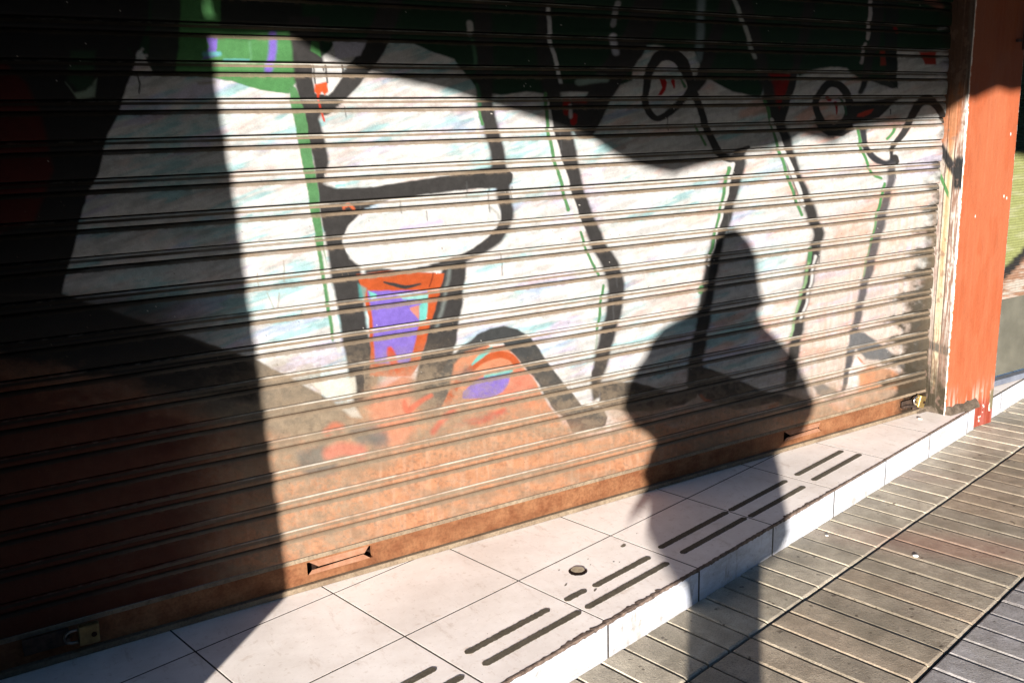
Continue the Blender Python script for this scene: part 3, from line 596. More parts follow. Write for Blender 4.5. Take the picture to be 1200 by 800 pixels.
c1, f1 = noise_ramp(nt, 5, (.70, .66, .58), (1.05, 1.05, 1.05), .36, .58, 9, rough=.75, stretch=(1, 1, 2.5)); cur = mix(nt, cur, c1, 1.0, 'MULTIPLY')
c1, f1 = noise_ramp(nt, 26, (.75, .70, .62), (1, 1, 1), .33, .42, 5, stretch=(1, 1, .25)); cur = mix(nt, cur, c1, 1.0, 'MULTIPLY')
tc = N(nt, 'ShaderNodeTexCoord'); sx = N(nt, 'ShaderNodeSeparateXYZ'); nt.links.new(tc.outputs['Object'], sx.inputs[0])
mr = N(nt, 'ShaderNodeMapRange'); mr.inputs['From Min'].default_value = -.117; mr.inputs['From Max'].default_value = -.085; mr.inputs['To Min'].default_value = .55; mr.inputs['To Max'].default_value = 0.0
ad = N(nt, 'ShaderNodeMath', operation='MULTIPLY'); nt.links.new(sx.outputs['Z'], mr.inputs[0]); nt.links.new(mr.outputs[0], ad.inputs[0]); nt.links.new(f1, ad.inputs[1])
cur = mix(nt, cur, (.16, .13, .10), ad.outputs[0]); nt.links.new(cur, b.inputs['Base Color'])
nt = M_TILE.node_tree; b = nt.nodes['Principled BSDF']; cur = b.inputs['Base Color'].links[0].from_socket
c1, f1 = noise_ramp(nt, 1.7, (.86, .84, .82), (1.03, 1.03, 1.03), .38, .62, 8, rough=.7); cur = mix(nt, cur, c1, 1.0, 'MULTIPLY')
c1, f1 = noise_ramp(nt, 7, (.80, .74, .68), (1, 1, 1), .27, .36, 7, stretch=(1, 2.2, 1)); cur = mix(nt, cur, c1, 1.0, 'MULTIPLY')
c1, f1 = noise_ramp(nt, 11, (.84, .80, .77), (1, 1, 1), .36, .44, 8, rough=.8, stretch=(1.6, .5, 1)); cur = mix(nt, cur, c1, 1.0, 'MULTIPLY')
c1, f1 = noise_ramp(nt, 62, (.35, .27, .22), (1, 1, 1), .235, .255, 2); cur = mix(nt, cur, c1, 1.0, 'MULTIPLY')
nt.links.new(cur, b.inputs['Base Color'])
M_GROUT = plain_mat('dark_grout', (.018, .014, .011), (.05, .038, .028), .95, 50)
M_MORT = plain_mat('brown_mortar', (.05, .034, .026), (.16, .115, .09), .95, 60, .2, 0, .8, .002)
M_STRIP = plain_mat('grip_compound', (.072, .059, .041), (.12, .10, .073), .9, 30, .2, 0, .5, .001, .3, .7, (160, .7, .35, .6))
STEP = empty('tiled_step', (0, 0, 0)); STEP_ROT = Matrix.Translation(Vector(TO)) @ Matrix.Rotation(TH, 4, 'Z')
tag(STEP, 'low entrance step of off-white tiles under the shutter, dark grip lines along its chipped edge', 'step')
XE = 4.222                                             # the step ends against the pillar
def clip_x(bm, x, keep_less=True, y=None):
    g_ = list(bm.verts)+list(bm.edges)+list(bm.faces)
    if y is None: r = bmesh.ops.bisect_plane(bm, geom=g_, plane_co=(x, 0, 0), plane_no=(1, 0, 0), clear_outer=keep_less, clear_inner=not keep_less)
    else: r = bmesh.ops.bisect_plane(bm, geom=g_, plane_co=(0, y, 0), plane_no=(0, 1, 0), clear_outer=True)
    es = [e for e in r['geom_cut'] if isinstance(e, bmesh.types.BMEdge)]
    try: bmesh.ops.holes_fill(bm, edges=es)
    except Exception: pass
G = .0028
def step_tiles(i0, i1, tread_mb, riser_mb, hole=None):
    for i in range(i0, i1):
        for j, (y0, y1) in enumerate(((-TC, 0), (0, TB), (TB, 2*TB))):
            dz = rnd.uniform(-.0001, .0001); g1 = G+rnd.uniform(-.0004, .0008)
            ya = y0+(G if j else .0035)
            tread_mb.box((i*TA+g1, ya, -.009), ((i+1)*TA-G, y1-G, dz), .0003, STEP_ROT)
        riser_mb.box((i*TA+g1+.0030, -TC-.0007, -STEP_H-.004), ((i+1)*TA-G, -TC+.008, -.0075+rnd.uniform(-.0008, .0004)), .001, STEP_ROT)
tr = MB(); ri = MB(); step_tiles(-7, 8, tr, ri)
for m_ in (tr, ri): clip_x(m_.bm, XE)
clip_x(tr.bm, 0, y=0.05); clip_x(ri.bm, 0, y=0.05)
tr_o = tr.build('tread', M_TILE, STEP); ri.build('riser', M_RISE, STEP)
gr = MB(); gr.box((-7*TA, -TC-.0001, -STEP_H-.02), (8.5*TA, 2*TB, -.0003), 0, STEP_ROT); clip_x(gr.bm, XE-.002); clip_x(gr.bm, 0, y=0.05); gr.build('grout_bed', M_GROUT, STEP)
# broken mortar line along the nosing
mo = MB(); prev = None; s = -6.9*TA
while s < 7.35*TA:
    big = 1.0 if vn(np.array([s*2.3]), np.array([3.1]), 141)[0] > .42 else .35
    far = max(0., min(1., (s-3.2*TA)/(1.5*TA))); dpt = (.0045+.010*random.random()**1.6)*big*(1-.75*far)+.0008; hh = (.0058+.003*random.random())*(1-.6*far)
    ring = [(s, -TC-.0022, -hh-.003*random.random()), (s, -TC-.0024, .0008), (s, -TC+dpt*.6, .0014), (s, -TC+dpt+.002, .0006)]
    ring = [mo.bm.verts.new(STEP_ROT @ Vector(q)) for q in ring]
    if prev:
        for k in range(3): mo.bm.faces.new((prev[k], prev[k+1], ring[k+1], ring[k]))
    prev = ring; s += random.uniform(.004, .014)
clip_x(mo.bm, XE-.001); mo.build('nosing_mortar', M_MORT, STEP)
# grip lines: dark compound pressed in the tiles
def strip(a, b, w, wid=.0185, sink=False, ragged=0.0):
    m_ = MB(); n_ = max(6, int((b-a)*TA/.006)); L_ = []; R_ = []
    for k in range(n_+1):
        t = k/n_; s_ = (a+(b-a)*t)*TA; e = min(t, 1-t)*(b-a)*TA
        hw = wid/2*math.sqrt(max(.03, 1-(1-min(1, e/(wid*.55)))**2))
        L_.append((s_, w+hw+random.uniform(-1, 1)*(.0006+ragged))); R_.append((s_, w-hw+random.uniform(-1, 1)*(.0006+ragged)))
    ring = [Vector((x_, y_, .0012)) for x_, y_ in L_+R_[::-1]]
    vs = [m_.bm.verts.new(STEP_ROT @ (q+Vector((0, 0, 0)))) for q in ring]; top = vs
    f_ = m_.bm.faces.new(top)
    vb = [m_.bm.verts.new(STEP_ROT @ Vector((q[0], q[1], -.003))) for q in ring]
    for k in range(len(vs)): m_.bm.faces.new((vs[k], vs[(k+1) % len(vs)], vb[(k+1) % len(vs)], vb[k]))
    m_.build('grip_strip', M_STRIP, STEP)
for a, b, w, rg in ((-2.9, -2.1, -.189, 0), (-2.9, -2.08, -.270, 0), (-1.9, -1.1, -.189, 0), (-1.9, -1.08, -.270, 0), (-.88, -.09, -.189, 0), (-.86, -.03, -.271, 0),
                    (.13, .86, -.195, .001), (.12, .98, -.2725, .0004), (1.01, 1.22, -.197, .0012), (1.285, 1.91, -.2025, .0006), (1.03, 1.93, -.273, .0005),
                    (2.07, 2.985, -.186, .0002), (3.01, 3.91, -.187, .0002), (2.11, 2.985, -.264, .0002), (3.01, 3.89, -.270, .0002), (4.07, 4.95, -.187, 0), (4.06, 4.97, -.264, 0)):
    strip(a, b, w, .0235, ragged=rg)
# round cut-out in the second tile, filled with cement, and scuffs
def at_px(px, py, z=0.0):
    d = fw+rt*(px-600)/F_PX-up*(py-400)/F_PX; t = (z-CAM[2])/d[2]; return CAM+d*t
hc = at_px(677, 669.5); m_ = MB()
def disc(m_, cx, cy, rx, ry, rot, z, n=28, jit=.04, dz=0):
    vs = []
    for k in range(n):
        a = 2*math.pi*k/n; rr = 1+random.uniform(-jit, jit); x_ = rx*math.cos(a)*rr; y_ = ry*math.sin(a)*rr
        vs.append(m_.bm.verts.new((cx+x_*math.cos(rot)-y_*math.sin(rot), cy+x_*math.sin(rot)+y_*math.cos(rot), z)))
    m_.bm.faces.new(vs); return vs
disc(m_, hc[0], hc[1], .030, .030, 0, .0016); m_.build('drill_hole', M_VOID, STEP)
m_ = MB(); disc(m_, hc[0]+.006, hc[1]+.0085, .0225, .0215, 0, .0026); m_.build('cement_plug', plain_mat('plug', (.26, .20, .13), (.40, .33, .23), .9, 60), STEP)
M_SCUF = plain_mat('scuff', (.10, .075, .05), (.17, .14, .1), .9, 60)
for px, py, rx, ry in ((730, 639.5, .014, .007), (663, 685, .009, .003), (697.5, 691, .011, .0035), (746, 625, .003, .002), (655, 668, .004, .002), (719, 658, .003, .003), (726, 658.5, .003, .002), (689, 655, .003, .002), (692, 661.5, .004, .0015)):
    q = at_px(px, py); m_ = MB(); disc(m_, q[0], q[1], rx, ry, .55, .0010, 10, .25); m_.build('worn_spot', M_SCUF, STEP)
# bits of debris
def pebble(name, loc, r, mat, label, cat, sq=.5):
    b_ = bmesh.new(); bmesh.ops.create_icosphere(b_, subdivisions=2, radius=r)
    for v_ in b_.verts: v_.co *= random.uniform(.75, 1.2); v_.co.z *= sq
    me = bpy.data.meshes.new(name); b_.to_mesh(me); b_.free(); o = link(name, me, mat); o.location = loc
    return tag(o, label, cat)
q = at_px(1078, 491); pebble('paint_chip', (q[0], q[1], .004), .011, plain_mat('chip', (.45, .33, .27), (.6, .5, .42), .8, 60), 'pale pinkish chip lying on the last step tile near the padlock', 'paint chip', .35)
q = at_px(1073, 652, -STEP_H); pebble('white_scrap', (q[0], q[1], -STEP_H+.004), .009, plain_mat('white_bit', (.7, .68, .62), (.8, .78, .72), .8, 60), 'small white scrap lying on a brown bar of the pavement', 'litter', .4)
q = at_px(969, 628, -STEP_H); pebble('paper_scrap', (q[0], q[1], -STEP_H+.003), .006, plain_mat('white_bit2', (.7, .68, .62), (.8, .78, .72), .8, 60), 'tiny white scrap lying on the pale pavement bars beside the step riser', 'litter', .3)

# ================================================================== NEIGHBOUR SHOP FRONT
XN0, XN1 = PX1+.001, 7.4
nstep = empty('neighbour_step', (5.8, 0, -STEP_H)); tag(nstep, 'continuation of the tiled step beyond the pillar, below the grey panel', 'step')
tr = MB(); ri = MB(); step_tiles(6, 14, tr, ri)
for m_ in (tr, ri): clip_x(m_.bm, PX1-.02, False); clip_x(m_.bm, XN1); clip_x(m_.bm, 0, y=0.30)
off = Matrix.Translation((5.8, 0, -STEP_H)).inverted()
for o_ in (tr.build('tread', M_TILE, nstep), ri.build('riser', M_RISE, nstep)): o_.matrix_parent_inverse = off
gr = MB(); gr.box((6*TA, -TC-.0001, -STEP_H-.02), (13*TA, 2*TB, -.0003), 0, STEP_ROT); clip_x(gr.bm, PX1+.001, False); clip_x(gr.bm, XN1-.001)
o_ = gr.build('grout_bed', M_GROUT, nstep); o_.matrix_parent_inverse = off
nsh = empty('neighbour_shutter', (5.8, 0.03, .47)); tag(nsh, 'lime green ribbed shutter with black and brown stains at the right edge, beyond the pillar', 'shutter')
def nb_col(P, A, B):
    Xw = P[:, 0]+5.8; Zw = P[:, 2]+.47; uu, vv = plan(Xw, 0*Xw+.03, Zw); n = len(A)
    f1 = fbm(uu/6, vv/4, 151, 4); f2 = fbm(Xw*5, Zw*40, 153, 4)
    c = np.empty((n, 3), np.float32); c[:] = (0.138, 0.146, 0.058)
    c = mx(c, (0.2, 0.2, 0.12), ss(.5, .65, f2)*.5); c = mx(c, (0.012, 0.030, 0.016), ss(180, 176, vv+(f1-.5)*3))  # dark upper area paints the shadow lying on this shutter
    bl = vv-np.interp(uu, [1170, 1178, 1188, 1200, 1230], [318, 312, 303, 290, 270])
    c = mx(c, (0.016, 0.015, 0.014), ss(-2, 2, bl+(f1-.5)*4))
    c = mx(c, (0.15, 0.085, 0.055), ss(9, 16, bl+(f1-.5)*14)); c = mx(c, (0.24, 0.22, 0.19), ss(0.5, .62, fbm(uu/9, vv/4, 157, 4))*ss(14, 24, bl)*.8)
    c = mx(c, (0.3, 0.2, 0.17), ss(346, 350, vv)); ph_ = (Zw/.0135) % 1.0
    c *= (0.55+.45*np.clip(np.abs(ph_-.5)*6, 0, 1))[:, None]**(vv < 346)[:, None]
    return c, -.002*np.cos(ph_*2*math.pi)*(vv < 346)
painted_panel('curtain', (XN0-5.8, 0, 0), (XN1-XN0, 0, 0), (0, 0, 2.6), 80, 900, nb_col, M_SHUT, nsh)
npn = MB(); npn.box((XN0-5.8, .030, .039-.47), (XN1-5.8, .05, -.004)); npn.build('grey_panel', plain_mat('grey_panel', (.055, .052, .040), (.085, .08, .062), .45, 5, .5), nsh)
npn = MB(); npn.box((XN0-5.8, -.02, .004-.47), (XN1-5.8, .028, .036-.47), .003); npn.build('sill', plain_mat('blue_sill', (.07, .078, .10), (.11, .12, .145), .5, 12, .5), nsh)

# ================================================================== PADLOCKS
M_BRASS = plain_mat('brass', (.36, .24, .08), (.55, .40, .16), .38, 60, .5, .85, .15, .0005)
M_STEEL = plain_mat('shackle_steel', (.55, .55, .55), (.75, .75, .73), .22, 40, .5, 1.0, .1, .0003)
M_IRON = plain_mat('greasy_iron', (.012, .008, .006), (.05, .03, .02), .7, 50, .4, .3, .6, .002)
M_SHADED_STEEL = plain_mat('shaded_steel', (.10, .095, .08), (.18, .17, .15), .45, 40, .5, .8, .2, .0005); M_SHADED_BRASS = plain_mat('shaded_brass', (.12, .085, .035), (.22, .16, .07), .5, 50, .4, .7, .2, .0005)  # dark copies of steel and brass, shade put into the colour
def padlock(loc, rot, sc_, label, mb_=None, ms_=None):
    r_ = empty('padlock', loc); r_.rotation_euler = rot; r_.scale = (sc_,)*3; tag(r_, label, 'padlock', 'padlocks on the shutter rail')
    m_ = MB(); m_.box((-.020, -.008, -.036), (.020, .008, 0), .003); b_ = m_.build('lock_body', mb_ or M_BRASS, r_)
    m_ = MB(); m_.tube([(0, -.0078, -.026), (0, -.0095, -.026)], .005, 12); m_.build('keyhole', M_VOID, b_)
    m_ = MB(); pts_ = [(-.0125, 0, -.004), (-.0125, 0, .010)]+[(-.0125*math.cos(a_), 0, .010+.0135*math.sin(a_)) for a_ in np.linspace(0.2, math.pi-.2, 9)]+[(.0125, 0, .010), (.0125, 0, -.004)]
    m_.tube(pts_, .0032, 10); m_.build('shackle', ms_ or M_STEEL, r_, True)
    return r_
def frame_rot(bz, by):      # local z (body->shackle), local y (face normal points -y to viewer)
    z_ = Vector(bz).normalized(); y_ = Vector(by); y_ = (y_-z_*y_.dot(z_)).normalized(); x_ = y_.cross(z_)
    return Matrix((x_, y_, z_)).transposed().to_euler()
q = at_px(1076, 467, .07)
padlock((3.868, -.052, .078), frame_rot((-.93, -.1, .28), (-.25, 1, .1)), 1.5, 'brass padlock gleaming in the sun at the right end of the bottom rail')
padlock((.156, -.050, .078), frame_rot((-1, 0, .05), (0.05, 1, .05)), 1.45, 'darkened brass padlock in deep shade at the left end of the bottom rail', M_SHADED_BRASS, M_SHADED_STEEL)
hp = MB(); hp.box((3.775, -.034, .052), (3.865, -.028, .085), .002); hp.tube([(3.77, -.04, .060), (3.80, -.045, .062), (3.89, -.05, .048)], .007, 8); hp.tube([(3.855, -.03, .072), (3.85, -.055, .074)], .006, 8); hp.box((3.86, -.040, .028), (3.905, -.029, .06), .003)
o_ = hp.build('hasp', M_IRON, None); o_.parent = rail_o; o_.location = (-2, 0, 0)
hp = MB(); hp.box((.02, -.034, .052), (.135, -.028, .10), .002); hp.tube([(.128, -.03, .078), (.128, -.06, .078)], .006, 8); o_ = hp.build('hasp', M_IRON, None); o_.parent = rail_o; o_.location = (-2, 0, 0)

# ================================================================== PAVEMENT
M_PAVE = attr_mat('pavement_bar', 0.55, 0.2, 30, 0.9, 0.002, 0.3)
def pave():
    s1, sw = -1.22379, .450955; ph = TH-.0114426
    U = np.array([math.cos(ph), math.sin(ph), 0]); W = np.array([-math.sin(ph), math.cos(ph), 0])
    pitch = .104969; q0 = 1.791559; V_, F_, C_ = [], [], []
    rr = np.random.default_rng(8)
    for k in range(-7, 3):                       # strips; strip k spans s1+(k-1)*sw .. s1+k*sw (k=1 touches the step)
        ya, yb = s1+(k-1)*sw, s1+k*sw
        base = {1: (.40, .345, .265), 0: (.30, .243, .178), -1: (.30, .275, .262), -2: (.20, .18, .15), -3: (.16, .13, .09)}.get(k, (.2, .175, .13))
        for j in range(-62, 90):
            xa = q0+j*pitch; xb = xa+pitch; gl, gb = .0080, .0065
            z = rr.uniform(-.0012, .0012); t = rr.uniform(.88, 1.10); tt = rr.uniform(-.012, .012)
            inl, inr, inn, inf = (.0035 if k == 1 else .0085)*rr.uniform(.7, 1.15), .0025, .0065, .002
            n = len(V_)
            for (X_, Y_, Z_) in ((xa+gl, ya+gb, -.014), (xb, ya+gb, -.014), (xb, yb-gb*.6, -.014), (xa+gl, yb-gb*.6, -.014),
                                 (xa+gl, ya+gb, -.0030+z), (xb, ya+gb, -.0030+z), (xb, yb-gb*.6, -.0022+z), (xa+gl, yb-gb*.6, -.0030+z),
                                 (xa+gl+inl, ya+gb+inn, z), (xb-inr, ya+gb+inn, z), (xb-inr, yb-gb-inf, z), (xa+gl+inl, yb-gb-inf, z)):
                P_ = U*X_+W*Y_; V_.append((P_[0], P_[1], -STEP_H+Z_))
            for f in ((4, 5, 9, 8), (5, 6, 10, 9), (6, 7, 11, 10), (7, 4, 8, 11), (8, 9, 10, 11), (0, 1, 5, 4), (1, 2, 6, 5), (2, 3, 7, 6), (3, 0, 4, 7)):
                F_.append(tuple(n+a for a in f))
            cb = np.array(base)*t; cx = (xa+xb)/2
            if k == 0: cb = cb*(1.0+.0*cx)+np.array([tt, 0, -tt*.4])
            C_ += [(*(cb*.9), 1)]*4+[(*(cb*.92), 1)]*4+[(*cb, 1)]*4
    me = bpy.data.meshes.new('pavement'); me.from_pydata(V_, [], F_)
    at = me.color_attributes.new('paint', 'FLOAT_COLOR', 'POINT'); at.data.foreach_set('color', np.array(C_, np.float32).ravel())
    return link('pavement', me, M_PAVE)
pv = pave(); tag(pv, kind='structure')
# speckles, stains and reddish wash on the bars
nt = M_PAVE.node_tree; b = nt.nodes['Principled BSDF']; cur = b.inputs['Base Color'].links[0].from_socket
c1, f1 = noise_ramp(nt, 240, (.42, .42, .42), (1.06, 1.06, 1.06), .30, .46, 3); cur = mix(nt, cur, c1, 1.0, 'MULTIPLY')
c1, f1 = noise_ramp(nt, 260, (0, 0, 0), (1, 1, 1), .66, .73, 2); cur = mix(nt, cur, (.45, .41, .33), c1)
c1, f1 = noise_ramp(nt, 2.2, (0, 0, 0), (.55, .55, .55), .48, .66, 4); cur = mix(nt, cur, (.16, .14, .10), c1)
c1, f1 = noise_ramp(nt, 9, (.70, .69, .68), (1.06, 1.06, 1.06), .35, .65, 9, rough=.7); cur = mix(nt, cur, c1, 1.0, 'MULTIPLY')
c1, f1 = noise_ramp(nt, 24, (.35, .33, .32), (1, 1, 1), .285, .325, 2); cur = mix(nt, cur, c1, 1.0, 'MULTIPLY')
tc = N(nt, 'ShaderNodeTexCoord')
for px, py, sx, sy, col, amt in ((1112, 640, .55, .16, (.26, .10, .075), .30), (1050, 555, .35, .12, (.24, .14, .11), .3)):
    q = at_px(px, py, -STEP_H); mp = N(nt, 'ShaderNodeMapping'); mp.vector_type = 'TEXTURE'
    mp.inputs['Location'].default_value = q; mp.inputs['Rotation'].default_value = (0, 0, -.9); mp.inputs['Scale'].default_value = (sx, sy, 1)
    gd = N(nt, 'ShaderNodeTexGradient', gradient_type='SPHERICAL'); nt.links.new(tc.outputs['Object'], mp.inputs[0]); nt.links.new(mp.outputs[0], gd.inputs[0])
    mr = N(nt, 'ShaderNodeMapRange'); mr.inputs['From Max'].default_value = .7; mr.inputs['To Max'].default_value = amt; nt.links.new(gd.outputs['Fac'], mr.inputs[0]); cur = mix(nt, cur, col, mr.outputs[0])
nt.links.new(cur, b.inputs['Base Color'])
# the sheet of ground under everything
me = bpy.data.meshes.new('ground'); me.from_pydata([(-300, -300, -STEP_H-.0135), (300, -300, -STEP_H-.0135), (300, 300, -STEP_H-.0135), (-300, 300, -STEP_H-.0135)], [], [(0, 1, 2, 3)])
tag(link('ground', me, plain_mat('joint_dirt', (.008, .006, .004), (.02, .016, .012), .95, 30)), kind='structure')
m_ = MB(); m_.box((-60, -11.5, -STEP_H-.010), (60, -3.95, -STEP_H+.004)); tag(m_.build('road', plain_mat('asphalt', (.04, .04, .04), (.065, .063, .06), .9, 40)), kind='structure')
m_ = MB(); m_.box((-60, -3.95, -STEP_H-.012), (60, -3.75, -STEP_H+.008), .003); tag(m_.build('kerb', plain_mat('kerb_stone', (.2, .19, .17), (.3, .28, .25), .9, 20)), kind='structure')

# ================================================================== FACADE AROUND THE SHUTTER, HOUSES OPPOSITE
fac = empty('shop_building', (2, .3, 0)); tag(fac, 'building wall carrying the shutter with an unseen dark slab added above it', 'building')
m_ = MB(); m_.box((-9-2, .02-.3, -.1), (XL-.05-2, .4, 6)); m_.box((-9-2, .36-.3, 2.3), (7.5-2, .7, 6)); m_.box((7.4-2, -.1-.3, -.12), (14, .5, 6)); m_.build('wall', M_PLAS, fac)
m_ = MB(); m_.box((-9-2, -1.8-.3, 2.26), (9-2, .05, 2.44), .01); m_.build('sky_block_slab', plain_mat('dark_slab', (.03, .028, .026), (.06, .055, .05), .95, 6), fac)  # slab added out of view, dark, to keep sky and bounce off the wall
opp = empty('opposite_building', (12, -16, -.1)); tag(opp, 'plain rendered building across the street', 'building')
m_ = MB(); m_.box((-19.3, -.5, 0), (25, 2, 10)); ow = m_.build('wall', plain_mat('render', (.08, .07, .06), (.13, .115, .10), .9, 3), opp)
for i in range(9):
    m_ = MB(); m_.box((-17+i*3.7, 1.99, 3.2), (-15.6+i*3.7, 2.02, 5.2)); m_.build('window', plain_mat('dark_glass', (.02, .02, .025), (.03, .03, .035), .1, 5), opp) if i == 0 else (m_.build('window', bpy.data.materials['dark_glass'], opp))

op2 = empty('opposite_building', (-30, -16, -.1)); tag(op2, 'tall brown rendered building across the street, beyond the alley', 'building')
m_ = MB(); m_.box((-25, -.5, 0), (14.0, 2, 12)); m_.build('wall', bpy.data.materials['render'], op2)
for i in range(7):
    m_ = MB(); m_.box((-20+i*4.4, 1.99, 3.2), (-18.4+i*4.4, 2.02, 5.4)); m_.build('window', bpy.data.materials['dark_glass'], op2)

# ================================================================== UNSEEN CABIN AND CANVAS, ADDED TO CAST THE WALL SHADOWS
FWD = Vector((math.sin(SUN_AZ), math.cos(SUN_AZ), 0)); LAT = Vector((math.cos(SUN_AZ), -math.sin(SUN_AZ), 0)); C0 = Vector((0, CAM[1], 0))
def sp(lat, h, dist): return C0+LAT*lat+FWD*dist+Vector((0, 0, h-dist*math.tan(SUN_EL)))
M_DARK = plain_mat('dark_metal', (.015, .02, .018), (.03, .035, .03), .5, 8)
caster = empty('shadow_kiosk', (-1.9, -1.3, -STEP_H)); tag(caster, 'unseen dark green cabin added left of the camera to cast the left shadow', 'shadow_kiosk')
kd = .27
edge = [(-1.300, -.2), (-1.304, .35), (-1.306, .509), (-1.334, .882), (-1.344, 1.091), (-1.363, 1.376), (-1.373, 1.556), (-1.382, 1.67), (-1.405, 1.893), (-1.419, 2.134), (-1.435, 2.7)]
m_ = MB()
ptsk = [sp(l, h, kd) for l, h in edge]
poly = [(p_.x, -1.5, p_.z) for p_ in ptsk]+[(-4.2, -1.5, 2.6), (-4.2, -1.5, -.16)]
m_.prism([(x_+1.9, y_+1.3, z_+STEP_H) for x_, y_, z_ in poly], (0, 1.05, 0)); kb = m_.build('shadow_cabin', M_DARK, caster)
m_ = MB(); m_.box((-.46+1.9, -1.0+1.3, .02), (-.43+1.9, -.25+1.3, 2.15)); m_.box((-.80+1.9, -.47+1.3, .02), (-.46+1.9, -.44+1.3, 2.15)); m_.build('shade_leaf', M_DARK, caster)  # leaf added only to block sky and bounce at the left
m_ = MB(); m_.box((-4.4+1.9, -1.62+1.3, 2.66+STEP_H), (-1.05+1.9, -.62+1.3, 2.72+STEP_H), .01); m_.build('shadow_roof', M_DARK, caster)
can = empty('shadow_canvas', (0.0, -3.2, 2.0)); tag(can, 'unseen dark canvas added to cast the ragged shadow across the top', 'shadow_caster')
cd = -.6
low = [(-1.45, 2.040), (-1.411, 2.044), (-1.322, 2.058), (-1.219, 2.083), (-1.202, 2.073), (-1.168, 2.051), (-1.114, 2.026), (-1.058, 2.011), (-0.96, 1.998), (-0.856, 1.987), (-0.791, 1.971), (-0.701, 1.952), (-0.605, 1.93), (-0.479, 1.898), (-0.4, 1.848), (-0.331, 1.816), (-0.259, 1.802), (-0.2, 1.796), (-0.109, 1.833), (-0.015, 1.865), (0.066, 1.907), (0.15, 1.927), (0.237, 1.961), (0.289, 1.994), (0.345, 1.991), (0.421, 1.983), (0.514, 2.051), (0.634, 2.081), (0.759, 2.109), (0.934, 2.16), (1.045, 2.237), (1.064, 2.223), (1.131, 2.264), (1.2, 2.301), (1.275, 2.294), (1.349, 2.318), (1.372, 2.30), (1.381, 2.056), (1.451, 2.048), (2.6, 2.0), (2.6, 3.4), (-1.385, 3.4), (-1.376, 2.2), (-1.373, 2.144), (-1.365, 2.098), (-1.413, 2.088), (-1.45, 2.088)]
m_ = MB(); o0 = Vector((0.0, -3.2, 2.0))
m_.prism([sp(l, h, cd)-o0 for l, h in low], -FWD*.02); m_.build('shadow_valance', plain_mat('shadow_cloth', (.02, .02, .02), (.035, .03, .03), .9, 30), can)

# ================================================================== PHOTOGRAPHER (skin figure)
def skin(name, verts, edges, rad, root, mat, parent=None, sub=2):
    me = bpy.data.meshes.new(name); me.from_pydata([tuple(v_) for v_ in verts], edges, [])
    o = link(name, me, mat, parent)
    md = o.modifiers.new('Skin', 'SKIN'); md.use_smooth_shade = True
    for i, r_ in enumerate(rad): me.skin_vertices[0].data[i].radius = (r_, r_) if not isinstance(r_, tuple) else r_; me.skin_vertices[0].data[i].use_root = (i == root)
    s_ = o.modifiers.new('Sub', 'SUBSURF'); s_.levels = sub; s_.render_levels = sub
    return o
M_COAT = plain_mat('dark_coat', (.02, .02, .025), (.04, .04, .045), .9, 20); M_SKIN = plain_mat('skin', (.35, .2, .14), (.4, .24, .17), .6, 10); M_HAIR = plain_mat('hair', (.015, .01, .008), (.03, .02, .015), .7, 60)
pd = -.24
per = empty('person', C0+FWD*pd+Vector((0, 0, -STEP_H))); per.rotation_euler = (0, 0, 0)
tag(per, 'photographer in a dark coat with raised elbows, holding a camera in front of the shutter', 'person')
base = C0+FWD*pd+Vector((0, 0, -STEP_H))
def bp(lat, h, d=0.0): return sp(lat, h, pd+d)-base
J = {}; names_ = []; vs = []; rad = []
def jv(n, lat, h, r_, d=0.0): names_.append(n); J[n] = len(vs); vs.append(bp(lat, h, d)); rad.append(r_)
jv('pel', .02, .70, .14); jv('waist', .01, .84, .14); jv('chest', .01, 1.0, .15); jv('upch', .01, 1.12, .12); jv('neck', .022, 1.235, .07); jv('head', .028, 1.34, .085, .02); jv('crown', .022, 1.45, .085, .0)
jv('shl', -.185, 1.12, .065); jv('ell', -.290, .89, .06, .03); jv('wrl', -.10, 1.12, .036, .12)
jv('shr', .18, 1.09, .065); jv('elr', .300, .82, .06, .03); jv('wrr', .12, 1.10, .036, .12)
jv('hipl', -.04, .50, .09); jv('knl', -.022, .30, .075, .02); jv('anl', -.03, .0-.0, .05); jv('ftl', -.03, -.055, .045, .10)
jv('hipr', .09, .50, .09); jv('knr', .055, .30, .072, .02); jv('anr', .07, .0, .05); jv('ftr', .07, -.055, .045, .10)
E_ = [(J[a], J[b_]) for a, b_ in (('pel', 'waist'), ('waist', 'chest'), ('chest', 'upch'), ('upch', 'neck'), ('neck', 'head'), ('head', 'crown'), ('upch', 'shl'), ('shl', 'ell'), ('ell', 'wrl'), ('upch', 'shr'), ('shr', 'elr'), ('elr', 'wrr'),
     ('pel', 'hipl'), ('hipl', 'knl'), ('knl', 'anl'), ('anl', 'ftl'), ('pel', 'hipr'), ('hipr', 'knr'), ('knr', 'anr'), ('anr', 'ftr'))]
skin('body', vs, E_, rad, 0, M_COAT, per)
skin('hair', [bp(.02, 1.40, -.02), bp(.02, 1.47, -.02), bp(.015, 1.53, -.02), bp(.018, 1.575, -.02)], [(0, 1), (1, 2), (2, 3)], [.085, .085, .06, .02], 0, M_HAIR, per)
